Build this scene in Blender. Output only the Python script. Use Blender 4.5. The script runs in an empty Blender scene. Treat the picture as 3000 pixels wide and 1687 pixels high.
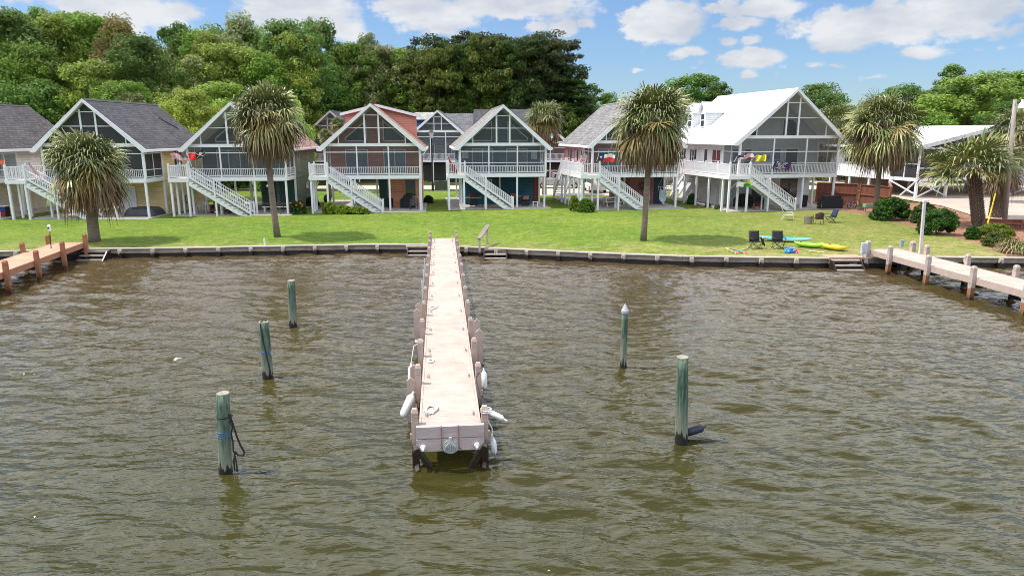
import bpy, math, random
import numpy as np
from mathutils import Vector, Matrix
R = math.radians
rnd = random.Random(7)
scene = bpy.context.scene
col = scene.collection

# ---------------------------------------------------------------- camera
CZ = 7.0
PITCH = R(12.72)
cd = bpy.data.cameras.new('camera'); cam = bpy.data.objects.new('camera', cd); col.objects.link(cam)
cam.location = (0, 0, CZ); cam.rotation_euler = (R(90) - PITCH, 0, 0)
cd.sensor_width = 36; cd.lens = 24.0; cd.clip_end = 6000; cd.clip_start = 0.2
scene.camera = cam
scene.cycles.filter_width = 0.95
CP, SP = math.cos(PITCH), math.sin(PITCH)
def ray(px, py):
    d = (px - 1500) / 2000; e = (py - 843.5) / 2000
    return Vector((d, CP - SP * e, -SP - CP * e))
def PZ(px, py, z):
    r = ray(px, py); t = (z - CZ) / r.z
    return Vector((r.x * t, r.y * t, z))
def PY(px, py, Y):
    r = ray(px, py); t = Y / r.y
    return Vector((r.x * t, Y, CZ + r.z * t))
GZ = 0.5      # lawn level above the water

# ---------------------------------------------------------------- light
SUN_EL, SUN_AZ = R(62), R(-91)      # azimuth from +Y towards +X
sd = Vector((math.sin(SUN_AZ) * math.cos(SUN_EL), math.cos(SUN_AZ) * math.cos(SUN_EL), math.sin(SUN_EL)))
sl = bpy.data.lights.new('sun', 'SUN'); so = bpy.data.objects.new('sun', sl); col.objects.link(so)
sl.energy = 3.9; sl.angle = R(0.6); sl.color = (1, 0.955, 0.88)
so.rotation_euler = (-sd).to_track_quat('-Z', 'Y').to_euler()
scene.view_settings.view_transform = 'Standard'; scene.view_settings.look = 'None'
scene.view_settings.exposure = 0.32; scene.view_settings.gamma = 1
scene.view_settings.use_curve_mapping = False

# ---------------------------------------------------------------- world: sky and clouds
world = bpy.data.worlds.new('World'); scene.world = world; world.use_nodes = True
wt = world.node_tree; wn, wl = wt.nodes, wt.links
for n in list(wn): wn.remove(n)
def N(t, **k):
    n = wn.new(t)
    for a, b in k.items(): setattr(n, a, b)
    return n
def wmath(op, a, b=None, c=None):
    n = N('ShaderNodeMath', operation=op)
    for i, s in enumerate((a, b, c)):
        if s is None: continue
        if isinstance(s, (int, float)): n.inputs[i].default_value = s
        else: wl.new(s, n.inputs[i])
    return n.outputs[0]
def wvec(op, a, b=None):
    n = N('ShaderNodeVectorMath', operation=op)
    for i, s in enumerate((a, b)):
        if s is None: continue
        if isinstance(s, tuple): n.inputs[i].default_value = s
        else: wl.new(s, n.inputs[i])
    return n.outputs['Value'] if op == 'LENGTH' else n.outputs[0]
wout = N('ShaderNodeOutputWorld'); bg = N('ShaderNodeBackground'); wl.new(bg.outputs[0], wout.inputs[0])
sky = N('ShaderNodeTexSky', sky_type='NISHITA', sun_disc=False, sun_elevation=SUN_EL, sun_rotation=SUN_AZ % (2 * math.pi), altitude=0, air_density=1.0, dust_density=0.35, ozone_density=3.0)
tc = N('ShaderNodeTexCoord'); sep = N('ShaderNodeSeparateXYZ'); wl.new(tc.outputs['Generated'], sep.inputs[0])
az = wmath('ARCTAN2', sep.outputs[0], sep.outputs[1]); el = wmath('ARCSINE', sep.outputs[2])
cmb = N('ShaderNodeCombineXYZ'); wl.new(az, cmb.inputs[0]); wl.new(el, cmb.inputs[1])
P = cmb.outputs[0]
def wnoise(scale, detail, rough, off=(0, 0, 0), sq=(1, 1, 1)):
    m = wvec('MULTIPLY', wvec('ADD', P, off), sq)
    n = N('ShaderNodeTexNoise', noise_dimensions='3D'); wl.new(m, n.inputs['Vector'])
    n.inputs['Scale'].default_value = scale; n.inputs['Detail'].default_value = detail; n.inputs['Roughness'].default_value = rough
    return n
n1 = wnoise(20, 7, 0.6, sq=(1, 1.5, 1)); n2 = wnoise(5.5, 3, 0.5, (4, 2, 1), (1, 2.0, 1))
dis = wvec('MULTIPLY', wvec('SUBTRACT', n1.outputs['Color'], (0.5, 0.5, 0.5)), (0.05, 0.022, 0))
PD = wvec('ADD', P, dis)
CL = [(330,30,150,56,1),(860,25,150,56,1.0),(985,80,90,32,.8),(690,50,60,25,.4),(1270,42,150,46,1),(1480,14,190,34,1),(1620,22,120,40,.7),(1290,78,130,18,.6),
 (1570,78,38,18,.9),(1655,82,38,22,.9),(1718,68,28,14,.7),(1952,60,88,46,1.25),(1940,100,100,26,1.0),(2090,26,36,13,.8),(2240,20,95,26,1),(2170,72,58,20,.9),
 (2125,122,34,12,.8),(2190,122,36,14,.8),(2020,155,58,15,.8),(2140,176,70,16,.8),(2215,168,66,22,1),(2195,216,26,11,.7),(2560,72,190,50,1),(2720,40,200,48,.9),(2480,92,90,28,.9),
 (2900,25,220,40,.6),(2680,158,80,18,.7),(2800,95,180,28,.5),(2372,188,42,12,.7),(2440,192,40,8,.5),(2900,140,120,18,.35),(2560,228,40,9,.5),(2950,232,60,12,.4),(1870,211,16,8,.6),
 (2050,223,28,8,.5),(1690,243,30,12,.5),(2060,205,20,6,.3),(1700,225,20,8,.4),(2780,150,30,8,.4)]
mx = None
for (cx, cy, rx, ry, s) in CL:
    r = ray(cx, cy).normalized()
    a0, e0 = math.atan2(r.x, r.y), math.asin(r.z)
    v = wvec('MULTIPLY', wvec('SUBTRACT', PD, (a0, e0, 0)), (2000 / rx, 2000 / ry, 0))
    q = wmath('MULTIPLY_ADD', wvec('LENGTH', v), -0.62 * s, s)
    mx = q if mx is None else wmath('SMOOTH_MAX', mx, q, 0.15) if False else wmath('MAXIMUM', mx, q)
# unseen clouds added above the view to brighten the water reflections and fill
hi = wmath('MULTIPLY', wmath('SUBTRACT', n2.outputs[0], 0.36), 7.0)
him = N('ShaderNodeMapRange', clamp=True); wl.new(el, him.inputs[0]); him.inputs[1].default_value = 0.27; him.inputs[2].default_value = 0.36
zm = N('ShaderNodeMapRange', clamp=True); wl.new(el, zm.inputs[0]); zm.inputs[1].default_value = 0.75; zm.inputs[2].default_value = 1.15; zm.inputs[3].default_value = 1.0; zm.inputs[4].default_value = 0.0
hic = wmath('MULTIPLY', wmath('MULTIPLY', hi, him.outputs[0]), zm.outputs[0])
thin = wmath('MULTIPLY', wmath('SUBTRACT', n2.outputs[0], 0.56), 0.8)
dens0 = wmath('MAXIMUM', wmath('MAXIMUM', mx, hic), thin)
dens = wmath('ADD', dens0, wmath('MULTIPLY', wmath('SUBTRACT', n1.outputs[0], 0.5), 1.5))
cov = N('ShaderNodeMapRange', clamp=True, interpolation_type='SMOOTHSTEP'); wl.new(dens, cov.inputs[0]); cov.inputs[1].default_value = 0.2; cov.inputs[2].default_value = 0.52
cc = N('ShaderNodeMapRange', clamp=True); wl.new(dens, cc.inputs[0]); cc.inputs[1].default_value = 0.1; cc.inputs[2].default_value = 0.8
n3 = wnoise(9, 4, 0.55, (0, 0.012, 0), (1, 2.6, 1))
shade = N('ShaderNodeMapRange', clamp=True); wl.new(n3.outputs[0], shade.inputs[0]); shade.inputs[1].default_value = 0.36; shade.inputs[2].default_value = 0.6
ccol = N('ShaderNodeMix', data_type='RGBA'); wl.new(shade.outputs[0], ccol.inputs[0])
ccol.inputs[6].default_value = (3.5, 3.75, 4.2, 1); ccol.inputs[7].default_value = (4.9, 4.95, 5.05, 1)
grz = N('ShaderNodeMapRange', clamp=True); wl.new(el, grz.inputs[0]); grz.inputs[1].default_value = 0.0; grz.inputs[2].default_value = 0.5
grm = N('ShaderNodeMix', data_type='RGBA'); wl.new(grz.outputs[0], grm.inputs[0]); grm.inputs[6].default_value = (0.50, 0.60, 0.74, 1); grm.inputs[7].default_value = (0.85, 0.9, 1.0, 1)
gsk = N('ShaderNodeMix', data_type='RGBA', blend_type='MULTIPLY'); gsk.inputs[0].default_value = 1; wl.new(sky.outputs[0], gsk.inputs[6]); wl.new(grm.outputs[2], gsk.inputs[7])
hb = N('ShaderNodeMapRange', clamp=True); wl.new(el, hb.inputs[0]); hb.inputs[1].default_value = 0.26; hb.inputs[2].default_value = 0.45; hb.inputs[3].default_value = 1.0; hb.inputs[4].default_value = 3.0  # clouds above the view made brighter for contrast in the reflections
hbv = N('ShaderNodeVectorMath', operation='SCALE'); wl.new(ccol.outputs[2], hbv.inputs[0]); wl.new(hb.outputs[0], hbv.inputs['Scale'])
mixc = N('ShaderNodeMix', data_type='RGBA'); wl.new(wmath('MULTIPLY', cov.outputs[0], 0.93), mixc.inputs[0]); wl.new(gsk.outputs[2], mixc.inputs[6]); wl.new(hbv.outputs[0], mixc.inputs[7])
wl.new(mixc.outputs[2], bg.inputs[0]); bg.inputs[1].default_value = 0.14

# ---------------------------------------------------------------- helpers: materials
MATS = {}
def mat(name, c=(0.5, 0.5, 0.5), rough=0.6, var=0.12, scale=3.0, bump=0.0, bscale=30.0, metal=0.0, fn=None, spec=0.5, stretch=(1, 1, 1)):
    if name in MATS: return MATS[name]
    m = bpy.data.materials.new(name); m.use_nodes = True; MATS[name] = m
    t = m.node_tree; b = t.nodes['Principled BSDF']
    b.inputs['Roughness'].default_value = rough; b.inputs['Metallic'].default_value = metal
    b.inputs['Specular IOR Level'].default_value = spec
    tco = t.nodes.new('ShaderNodeTexCoord'); mp = t.nodes.new('ShaderNodeMapping'); t.links.new(tco.outputs['Object'], mp.inputs[0]); mp.inputs['Scale'].default_value = stretch
    no = t.nodes.new('ShaderNodeTexNoise'); t.links.new(mp.outputs[0], no.inputs['Vector']); no.inputs['Scale'].default_value = scale; no.inputs['Detail'].default_value = 5; no.inputs['Roughness'].default_value = 0.6
    mr = t.nodes.new('ShaderNodeMapRange'); t.links.new(no.outputs[0], mr.inputs[0]); mr.inputs[1].default_value = 0.3; mr.inputs[2].default_value = 0.7; mr.inputs[3].default_value = 1 - var; mr.inputs[4].default_value = 1 + var
    mu = t.nodes.new('ShaderNodeVectorMath'); mu.operation = 'SCALE'; mu.inputs[0].default_value = c; t.links.new(mr.outputs[0], mu.inputs['Scale'])
    t.links.new(mu.outputs[0], b.inputs['Base Color'])
    if bump:
        n2 = t.nodes.new('ShaderNodeTexNoise'); t.links.new(mp.outputs[0], n2.inputs['Vector']); n2.inputs['Scale'].default_value = bscale; n2.inputs['Detail'].default_value = 4
        bp = t.nodes.new('ShaderNodeBump'); bp.inputs['Strength'].default_value = bump; bp.inputs['Distance'].default_value = 0.05
        t.links.new(n2.outputs[0], bp.inputs['Height']); t.links.new(bp.outputs[0], b.inputs['Normal'])
    if fn: fn(m, t, b, tco, mu)
    return m
def nmath(t, op, a, b=None, c=None):
    n = t.nodes.new('ShaderNodeMath'); n.operation = op
    for i, s in enumerate((a, b, c)):
        if s is None: continue
        if isinstance(s, (int, float)): n.inputs[i].default_value = s
        else: t.links.new(s, n.inputs[i])
    return n.outputs[0]
def nmix(t, f, a, b, bt='MIX'):
    n = t.nodes.new('ShaderNodeMix'); n.data_type = 'RGBA'; n.blend_type = bt
    for i, s in ((0, f), (6, a), (7, b)):
        if isinstance(s, (int, float)): n.inputs[i].default_value = s
        elif isinstance(s, tuple): n.inputs[i].default_value = (*s, 1)
        else: t.links.new(s, n.inputs[i])
    return n.outputs[2]
def nnoise(t, vec, scale, detail=4, rough=0.55):
    n = t.nodes.new('ShaderNodeTexNoise'); t.links.new(vec, n.inputs['Vector']); n.inputs['Scale'].default_value = scale; n.inputs['Detail'].default_value = detail; n.inputs['Roughness'].default_value = rough
    return n.outputs[0]
def nrange(t, s, a, b, c=0, d=1):
    n = t.nodes.new('ShaderNodeMapRange'); t.links.new(s, n.inputs[0])
    for i, v in enumerate((a, b, c, d)): n.inputs[i + 1].default_value = v
    return n.outputs[0]
def siding(pitch=0.2):
    def fn(m, t, b, tco, mu):
        s = t.nodes.new('ShaderNodeSeparateXYZ'); t.links.new(tco.outputs['Object'], s.inputs[0])
        f = nmath(t, 'FRACT', nmath(t, 'DIVIDE', s.outputs[2], pitch))
        bp = t.nodes.new('ShaderNodeBump'); bp.invert = True; bp.inputs['Strength'].default_value = 1; bp.inputs['Distance'].default_value = 0.05
        t.links.new(f, bp.inputs['Height']); t.links.new(bp.outputs[0], b.inputs['Normal'])
        st = nnoise(t, tco.outputs['Object'], 0.9, 6, 0.65)
        edge = nmath(t, 'GREATER_THAN', f, 0.9)
        k = nmath(t, 'MULTIPLY', nrange(t, st, 0.3, 0.7, 0.86, 1.06), nmath(t, 'MULTIPLY_ADD', edge, -0.3, 1.0))
        v = t.nodes.new('ShaderNodeVectorMath'); v.operation = 'SCALE'; t.links.new(mu.outputs[0], v.inputs[0]); t.links.new(k, v.inputs['Scale'])
        t.links.new(v.outputs[0], b.inputs['Base Color'])
    return fn
def shingle(axis='Y'):
    def fn(m, t, b, tco, mu):
        s = t.nodes.new('ShaderNodeSeparateXYZ'); t.links.new(tco.outputs['Object'], s.inputs[0])
        c = t.nodes.new('ShaderNodeCombineXYZ'); t.links.new(s.outputs[1 if axis == 'Y' else 0], c.inputs[0]); t.links.new(nmath(t, 'MULTIPLY', s.outputs[2], 1.55), c.inputs[1])
        br = t.nodes.new('ShaderNodeTexBrick'); t.links.new(c.outputs[0], br.inputs['Vector']); br.inputs['Scale'].default_value = 1.0
        br.inputs['Brick Width'].default_value = 0.5; br.inputs['Row Height'].default_value = 0.24; br.inputs['Mortar Size'].default_value = 0.018
        br.inputs['Color1'].default_value = (0.72, 0.72, 0.72, 1); br.inputs['Color2'].default_value = (1.15, 1.15, 1.15, 1); br.inputs['Mortar'].default_value = (0.5, 0.5, 0.5, 1)
        st = nnoise(t, tco.outputs['Object'], 0.5, 6, 0.7); st2 = nnoise(t, tco.outputs['Object'], 14, 3, 0.7)
        o = nmix(t, 1.0, mu.outputs[0], br.outputs[0], 'MULTIPLY')
        k = nmath(t, 'MULTIPLY', nrange(t, st, 0.3, 0.7, 0.8, 1.15), nrange(t, st2, 0.3, 0.7, 0.8, 1.2))
        v = t.nodes.new('ShaderNodeVectorMath'); v.operation = 'SCALE'; t.links.new(o, v.inputs[0]); t.links.new(k, v.inputs['Scale'])
        t.links.new(v.outputs[0], b.inputs['Base Color'])
        bp = t.nodes.new('ShaderNodeBump'); bp.inputs['Strength'].default_value = 0.7; bp.inputs['Distance'].default_value = 0.03
        t.links.new(br.outputs[1], bp.inputs['Height']); bp.invert = True; t.links.new(bp.outputs[0], b.inputs['Normal'])
    return fn
def ribs(axis, pitch):
    def fn(m, t, b, tco, mu):
        s = t.nodes.new('ShaderNodeSeparateXYZ'); t.links.new(tco.outputs['Object'], s.inputs[0])
        f = nmath(t, 'FRACT', nmath(t, 'DIVIDE', s.outputs[axis], pitch)); e = nmath(t, 'LESS_THAN', f, 0.1)
        bp = t.nodes.new('ShaderNodeBump'); bp.inputs['Strength'].default_value = 0.6; bp.inputs['Distance'].default_value = 0.03
        t.links.new(e, bp.inputs['Height']); t.links.new(bp.outputs[0], b.inputs['Normal'])
    return fn
def planks(axis, pitch, gap=0.06, dark=0.45, tint=0.12):
    def fn(m, t, b, tco, mu):
        s = t.nodes.new('ShaderNodeSeparateXYZ'); t.links.new(tco.outputs['Object'], s.inputs[0])
        q = nmath(t, 'DIVIDE', s.outputs[axis], pitch)
        f = nmath(t, 'FRACT', q); e = nmath(t, 'LESS_THAN', f, gap)
        w = t.nodes.new('ShaderNodeTexWhiteNoise'); w.noise_dimensions = '1D'; t.links.new(nmath(t, 'FLOOR', q), w.inputs['W'])
        wear = nmath(t, 'MULTIPLY', nrange(t, nnoise(t, tco.outputs['Object'], 1.3, 5, 0.7), 0.35, 0.65, 0.86, 1.07), nrange(t, nnoise(t, tco.outputs['Object'], 11, 4, 0.8), 0.3, 0.42, 0.8, 1.0))
        k = nmath(t, 'MULTIPLY', nmath(t, 'MULTIPLY', wear, nmath(t, 'MULTIPLY_ADD', w.outputs[0], tint, 1 - tint / 2)), nmath(t, 'MULTIPLY_ADD', e, dark - 1, 1.0))
        v = t.nodes.new('ShaderNodeVectorMath'); v.operation = 'SCALE'; t.links.new(mu.outputs[0], v.inputs[0]); t.links.new(k, v.inputs['Scale'])
        t.links.new(v.outputs[0], b.inputs['Base Color'])
    return fn
def wetbase(zw, c2, soft=0.12):
    # algae and wet wood below a height above the water
    def fn(m, t, b, tco, mu):
        g = t.nodes.new('ShaderNodeNewGeometry'); s = t.nodes.new('ShaderNodeSeparateXYZ'); t.links.new(g.outputs['Position'], s.inputs[0])
        n = nnoise(t, g.outputs['Position'], 6, 3)
        z = nmath(t, 'ADD', s.outputs[2], nmath(t, 'MULTIPLY_ADD', n, 0.4, -0.2))
        k = nrange(t, z, zw, zw + soft, 1, 0)
        t.links.new(nmix(t, k, mu.outputs[0], c2), b.inputs['Base Color'])
        t.links.new(nrange(t, k, 0, 1, 0.75, 0.25), b.inputs['Roughness'])
    return fn
def glassmat(name, c, rough=0.06):
    return mat(name, c, rough, 0.25, 0.8, spec=0.8)
def screenmat(name, alpha, c=(0.025, 0.028, 0.032)):
    if name in MATS: return MATS[name]
    m = bpy.data.materials.new(name); m.use_nodes = True; MATS[name] = m; t = m.node_tree; t.nodes.clear()
    o = t.nodes.new('ShaderNodeOutputMaterial'); mx_ = t.nodes.new('ShaderNodeMixShader'); tr = t.nodes.new('ShaderNodeBsdfTransparent'); df = t.nodes.new('ShaderNodeBsdfPrincipled')
    df.inputs['Base Color'].default_value = (*c, 1); df.inputs['Roughness'].default_value = 0.5
    mx_.inputs[0].default_value = alpha; t.links.new(tr.outputs[0], mx_.inputs[1]); t.links.new(df.outputs[0], mx_.inputs[2]); t.links.new(mx_.outputs[0], o.inputs[0])
    return m

# ---------------------------------------------------------------- helpers: meshes
class MB:
    def __init__(s): s.v = []; s.f = []; s.m = []
    def face(s, pts, mi=0):
        i = len(s.v); s.v += [tuple(p) for p in pts]; s.f.append(tuple(range(i, i + len(pts)))); s.m.append(mi); return s
    def hexa(s, p, mi=0):      # 8 points: bottom 0-3, top 4-7
        i = len(s.v); s.v += [tuple(q) for q in p]
        for a in ((3, 2, 1, 0), (4, 5, 6, 7), (0, 1, 5, 4), (1, 2, 6, 5), (2, 3, 7, 6), (3, 0, 4, 7)):
            s.f.append(tuple(i + k for k in a)); s.m.append(mi)
        return s
    def bx(s, x0, x1, y0, y1, z0, z1, mi=0):
        return s.hexa([(x0, y0, z0), (x1, y0, z0), (x1, y1, z0), (x0, y1, z0), (x0, y0, z1), (x1, y0, z1), (x1, y1, z1), (x0, y1, z1)], mi)
    def beam(s, p, q, w, h, mi=0, up=(0, 0, 1), ext=0):
        p, q = Vector(p), Vector(q); d = (q - p).normalized(); p = p - d * ext; q = q + d * ext
        a = d.cross(Vector(up));
        if a.length < 1e-4: a = Vector((1, 0, 0))
        a.normalize(); b = a.cross(d).normalized(); a = a * w / 2; b = b * h / 2
        return s.hexa([p - a - b, p + a - b, q + a - b, q - a - b, p - a + b, p + a + b, q + a + b, q - a + b], mi)
    def cyl(s, p, q, r0, r1=None, n=10, mi=0, caps=True):
        p, q = Vector(p), Vector(q); r1 = r0 if r1 is None else r1
        return s.tube([p, q], [r0, r1], n, mi, caps)
    def tube(s, pts, rs, n=8, mi=0, caps=True):
        pts = [Vector(p) for p in pts]
        if not hasattr(rs, '__len__'): rs = [rs] * len(pts)
        i0 = len(s.v); prev = None
        for k, p in enumerate(pts):
            d = (pts[min(k + 1, len(pts) - 1)] - pts[max(k - 1, 0)]).normalized()
            if prev is None:
                a = d.cross(Vector((0, 0, 1)));
                if a.length < 1e-3: a = Vector((1, 0, 0))
            else: a = prev - d * prev.dot(d)
            a.normalize(); prev = a; b = d.cross(a)
            for j in range(n):
                t = 2 * math.pi * j / n; s.v.append(tuple(p + a * (rs[k] * math.cos(t)) + b * (rs[k] * math.sin(t))))
        for k in range(len(pts) - 1):
            for j in range(n):
                a0 = i0 + k * n + j; a1 = i0 + k * n + (j + 1) % n
                s.f.append((a0, a1, a1 + n, a0 + n)); s.m.append(mi)
        if caps:
            s.f.append(tuple(i0 + j for j in range(n))[::-1]); s.m.append(mi)
            s.f.append(tuple(i0 + (len(pts) - 1) * n + j for j in range(n))); s.m.append(mi)
        return s
    def prism(s, pts, vec, mi=0):
        pts = [Vector(p) for p in pts]; vec = Vector(vec); i = len(s.v); n = len(pts)
        s.v += [tuple(p) for p in pts] + [tuple(p + vec) for p in pts]
        s.f.append(tuple(range(i, i + n))[::-1]); s.m.append(mi); s.f.append(tuple(range(i + n, i + 2 * n))); s.m.append(mi)
        for k in range(n):
            j = (k + 1) % n; s.f.append((i + k, i + j, i + n + j, i + n + k)); s.m.append(mi)
        return s
    def grid(s, fn, nu, nv, mi=0, mf=None):
        i0 = len(s.v)
        for a in range(nu + 1):
            for b in range(nv + 1): s.v.append(tuple(fn(a / nu, b / nv)))
        for a in range(nu):
            for b in range(nv):
                q = i0 + a * (nv + 1) + b
                s.f.append((q, q + nv + 1, q + nv + 2, q + 1)); s.m.append(mf((a + .5) / nu, (b + .5) / nv) if mf else mi)
        return s
    def build(s, name, mats, parent=None, smooth=False, bevel=0, solid=0):
        me = bpy.data.meshes.new(name); me.from_pydata(s.v, [], s.f)
        if not isinstance(mats, (list, tuple)): mats = [mats]
        for m_ in mats: me.materials.append(m_)
        if len(mats) > 1: me.polygons.foreach_set('material_index', s.m)
        if smooth: me.polygons.foreach_set('use_smooth', [True] * len(me.polygons))
        me.update()
        o = bpy.data.objects.new(name, me); col.objects.link(o)
        if parent: o.parent = parent
        if solid:
            q = o.modifiers.new('solid', 'SOLIDIFY'); q.thickness = solid; q.offset = 0
        if bevel:
            q = o.modifiers.new('bevel', 'BEVEL'); q.width = bevel; q.segments = 2
        return o
def tag(o, label=None, cat=None, group=None, kind=None):
    if label: o['label'] = label
    if cat: o['category'] = cat
    if group: o['group'] = group
    if kind: o['kind'] = kind
    return o
def thing(name, label, cat, loc=(0, 0, 0), rz=0.0, group=None):
    o = bpy.data.objects.new(name, None); col.objects.link(o); o.location = loc; o.rotation_euler = (0, 0, rz); o.empty_display_size = 0.3
    return tag(o, label, cat, group)
def dup(root, loc, rz=None, label=None):
    r = root.copy(); col.objects.link(r); r.location = loc
    if rz is not None: r.rotation_euler = (0, 0, rz)
    if label: r['label'] = label
    for ch in list(root.children):
        c = ch.copy(); col.objects.link(c); c.parent = r
        for g in list(ch.children):
            d = g.copy(); col.objects.link(d); d.parent = c
    return r
def npmesh(name, V, F, m, smooth=False, cols=None):
    me = bpy.data.meshes.new(name); nf = len(F); k = F.shape[1]
    me.vertices.add(len(V)); me.vertices.foreach_set('co', V.astype(np.float32).ravel())
    me.loops.add(nf * k); me.loops.foreach_set('vertex_index', F.astype(np.int32).ravel())
    me.polygons.add(nf); me.polygons.foreach_set('loop_start', np.arange(0, nf * k, k, dtype=np.int32)); me.polygons.foreach_set('loop_total', np.full(nf, k, dtype=np.int32))
    if smooth: me.polygons.foreach_set('use_smooth', np.ones(nf, dtype=bool))
    me.update(calc_edges=True)
    for q in (m if isinstance(m, (list, tuple)) else [m]): me.materials.append(q)
    return me

# ---------------------------------------------------------------- base materials
WH = mat('white_paint', (0.82, 0.81, 0.84), 0.5, 0.05, 2.5)
WHD = mat('aged_white_paint', (0.66, 0.68, 0.68), 0.6, 0.12, 2.0)
GLASS = glassmat('window_glass', (0.035, 0.045, 0.05))
GLASSL = glassmat('pale_glass', (0.16, 0.19, 0.22))
BLK = mat('black_plastic', (0.015, 0.015, 0.017), 0.5, 0.2)
BLKF = mat('black_fabric', (0.018, 0.018, 0.022), 0.85, 0.25, 6, 0.3, 40)
CONC = mat('concrete', (0.44, 0.40, 0.36), 0.85, 0.12, 1.5, 0.2, 30)
METAL = mat('galvanised_metal', (0.55, 0.56, 0.57), 0.35, 0.1, 4, metal=0.8)
SHUT = mat('black_shutter', (0.02, 0.022, 0.025), 0.5, 0.1)
SCR = screenmat('insect_screen', 0.36, (0.085, 0.10, 0.115)); SCRD = screenmat('dark_insect_screen', 0.82, (0.035, 0.035, 0.038))
# ================================================================ the setting
def gpts(l, z=GZ): return [PZ(x, y, z) for x, y in l]
BK = gpts([(-700, 752), (0, 738), (230, 731), (560, 727), (900, 720.5), (1100, 717.5), (1255, 718.5), (1340, 723), (1500, 731), (1750, 742), (2000, 752), (2400, 757.5), (2560, 757), (2740, 754), (3000, 757), (3700, 766)])
def grass_fn(m, t, b, tco, mu):
    g = t.nodes.new('ShaderNodeNewGeometry'); p = g.outputs['Position']
    n1 = nnoise(t, p, 0.11, 5, 0.6); n2 = nnoise(t, p, 1.1, 5, 0.7); n3 = nnoise(t, p, 4.5, 5, 0.85); n4 = nnoise(t, p, 0.55, 4, 0.75)
    c = nmix(t, nrange(t, n1, 0.35, 0.65), (0.100, 0.190, 0.016), (0.185, 0.255, 0.030))
    c = nmix(t, nrange(t, n2, 0.45, 0.75, 0, 0.6), c, (0.24, 0.25, 0.065))
    # worn sandy-yellow grass toward the right of the lawn
    s = t.nodes.new('ShaderNodeSeparateXYZ'); t.links.new(p, s.inputs[0])
    rx = nrange(t, s.outputs[0], 8, 24); dry = nmath(t, 'MULTIPLY', rx, nrange(t, n4, 0.36, 0.64, 0.25, 0.9))
    c = nmix(t, dry, c, (0.27, 0.24, 0.08))
    # a dry strip along the seawall
    d = nmath(t, 'MULTIPLY', nrange(t, s.outputs[1], 38.5, 42.5, 0.75, 0), nrange(t, n4, 0.35, 0.6))
    c = nmix(t, d, c, (0.36, 0.31, 0.12))
    wp_ = nmath(t, 'MULTIPLY', nrange(t, nnoise(t, p, 0.42, 6, 0.75), 0.60, 0.70), 0.65); c = nmix(t, wp_, c, (0.27, 0.23, 0.10))
    # clover patches
    cl = nmath(t, 'MULTIPLY', nmath(t, 'GREATER_THAN', n3, 0.62), nrange(t, nnoise(t, p, 0.35, 3), 0.5, 0.62, 0, 0.55))
    c = nmix(t, cl, c, (0.42, 0.47, 0.3))
    k = nmath(t, 'MULTIPLY', nrange(t, n3, 0.32, 0.68, 0.6, 1.4), nrange(t, nnoise(t, p, 1.6, 4, 0.8), 0.34, 0.66, 0.74, 1.26))
    v = t.nodes.new('ShaderNodeVectorMath'); v.operation = 'SCALE'; t.links.new(c, v.inputs[0]); t.links.new(k, v.inputs['Scale']); t.links.new(v.outputs[0], b.inputs['Base Color'])
    bp = t.nodes.new('ShaderNodeBump'); bp.inputs['Strength'].default_value = 0.9; bp.inputs['Distance'].default_value = 0.12
    t.links.new(n3, bp.inputs['Height']); t.links.new(bp.outputs[0], b.inputs['Normal'])
GRASS = mat('lawn_grass', (0.2, 0.3, 0.04), 0.9, 0.1, spec=0.15, fn=grass_fn)
DIRT = mat('woodland_floor', (0.06, 0.07, 0.025), 0.95, 0.4, 0.4, 0.5, 5, spec=0.1)
def mulch_fn(m, t, b, tco, mu):
    g = t.nodes.new('ShaderNodeNewGeometry'); p = g.outputs['Position']
    c = nmix(t, nrange(t, nnoise(t, p, 7, 5, 0.8), 0.35, 0.65), (0.13, 0.055, 0.032), (0.43, 0.24, 0.155))
    c = nmix(t, nrange(t, nnoise(t, p, 1.2, 4), 0.4, 0.7, 0, 0.5), c, (0.36, 0.19, 0.12))
    t.links.new(c, b.inputs['Base Color'])
MULCH = mat('bark_mulch', (0.3, 0.15, 0.1), 0.95, 0.3, 5, 1.0, 12, spec=0.1, fn=mulch_fn)
SAND = mat('concrete_lot', (0.46, 0.38, 0.31), 0.9, 0.12, 0.4, 0.2, 20, spec=0.2)
ROADM = mat('pale_gravel_road', (0.52, 0.46, 0.38), 0.9, 0.15, 0.5, spec=0.2)
g = MB(); pts = [p.copy() for p in BK]
fl = [Vector((p.x, p.y + 0.16, GZ - .04)) for p in pts]
g.face([Vector((-3500, 40, GZ - .04))] + fl + [Vector((3500, 40, GZ - .04)), Vector((3500, 4500, GZ - .04)), Vector((-3500, 4500, GZ - .04))])
tag(g.build('ground', DIRT), kind='structure')
MUL = gpts([(2375, 603), (2440, 618), (2500, 624), (2560, 632), (2610, 645), (2665, 662), (2720, 680), (2800, 696), (2870, 716), (2925, 738), (2950, 751)])
lp = [Vector((p.x, p.y + 0.17, GZ)) for p in BK if p.x < 24] 
lw = MB(); lw.face(lp + [Vector((MUL[-1].x, BK[-3].y + 0.3, GZ))] + [Vector((p.x, p.y, GZ)) for p in MUL[::-1]] + [Vector((26, 80, GZ)), Vector((-70, 80, GZ)), Vector((-70, 41, GZ))])
tag(lw.build('lawn', GRASS), kind='structure')
ml = MB(); mz = GZ - 0.012
ml.face([Vector((p.x - .5, p.y - .4, mz)) for p in MUL[:-1]] + [Vector((MUL[-1].x - .4, BK[-3].y + .5, mz)), Vector((45, 36.5, mz)), Vector((60, 50, mz)), Vector((46, 66, mz)), Vector((36, 66, mz)), Vector((25, 75, mz))])
tag(ml.build('mulch_bed', MULCH), kind='structure')
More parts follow.
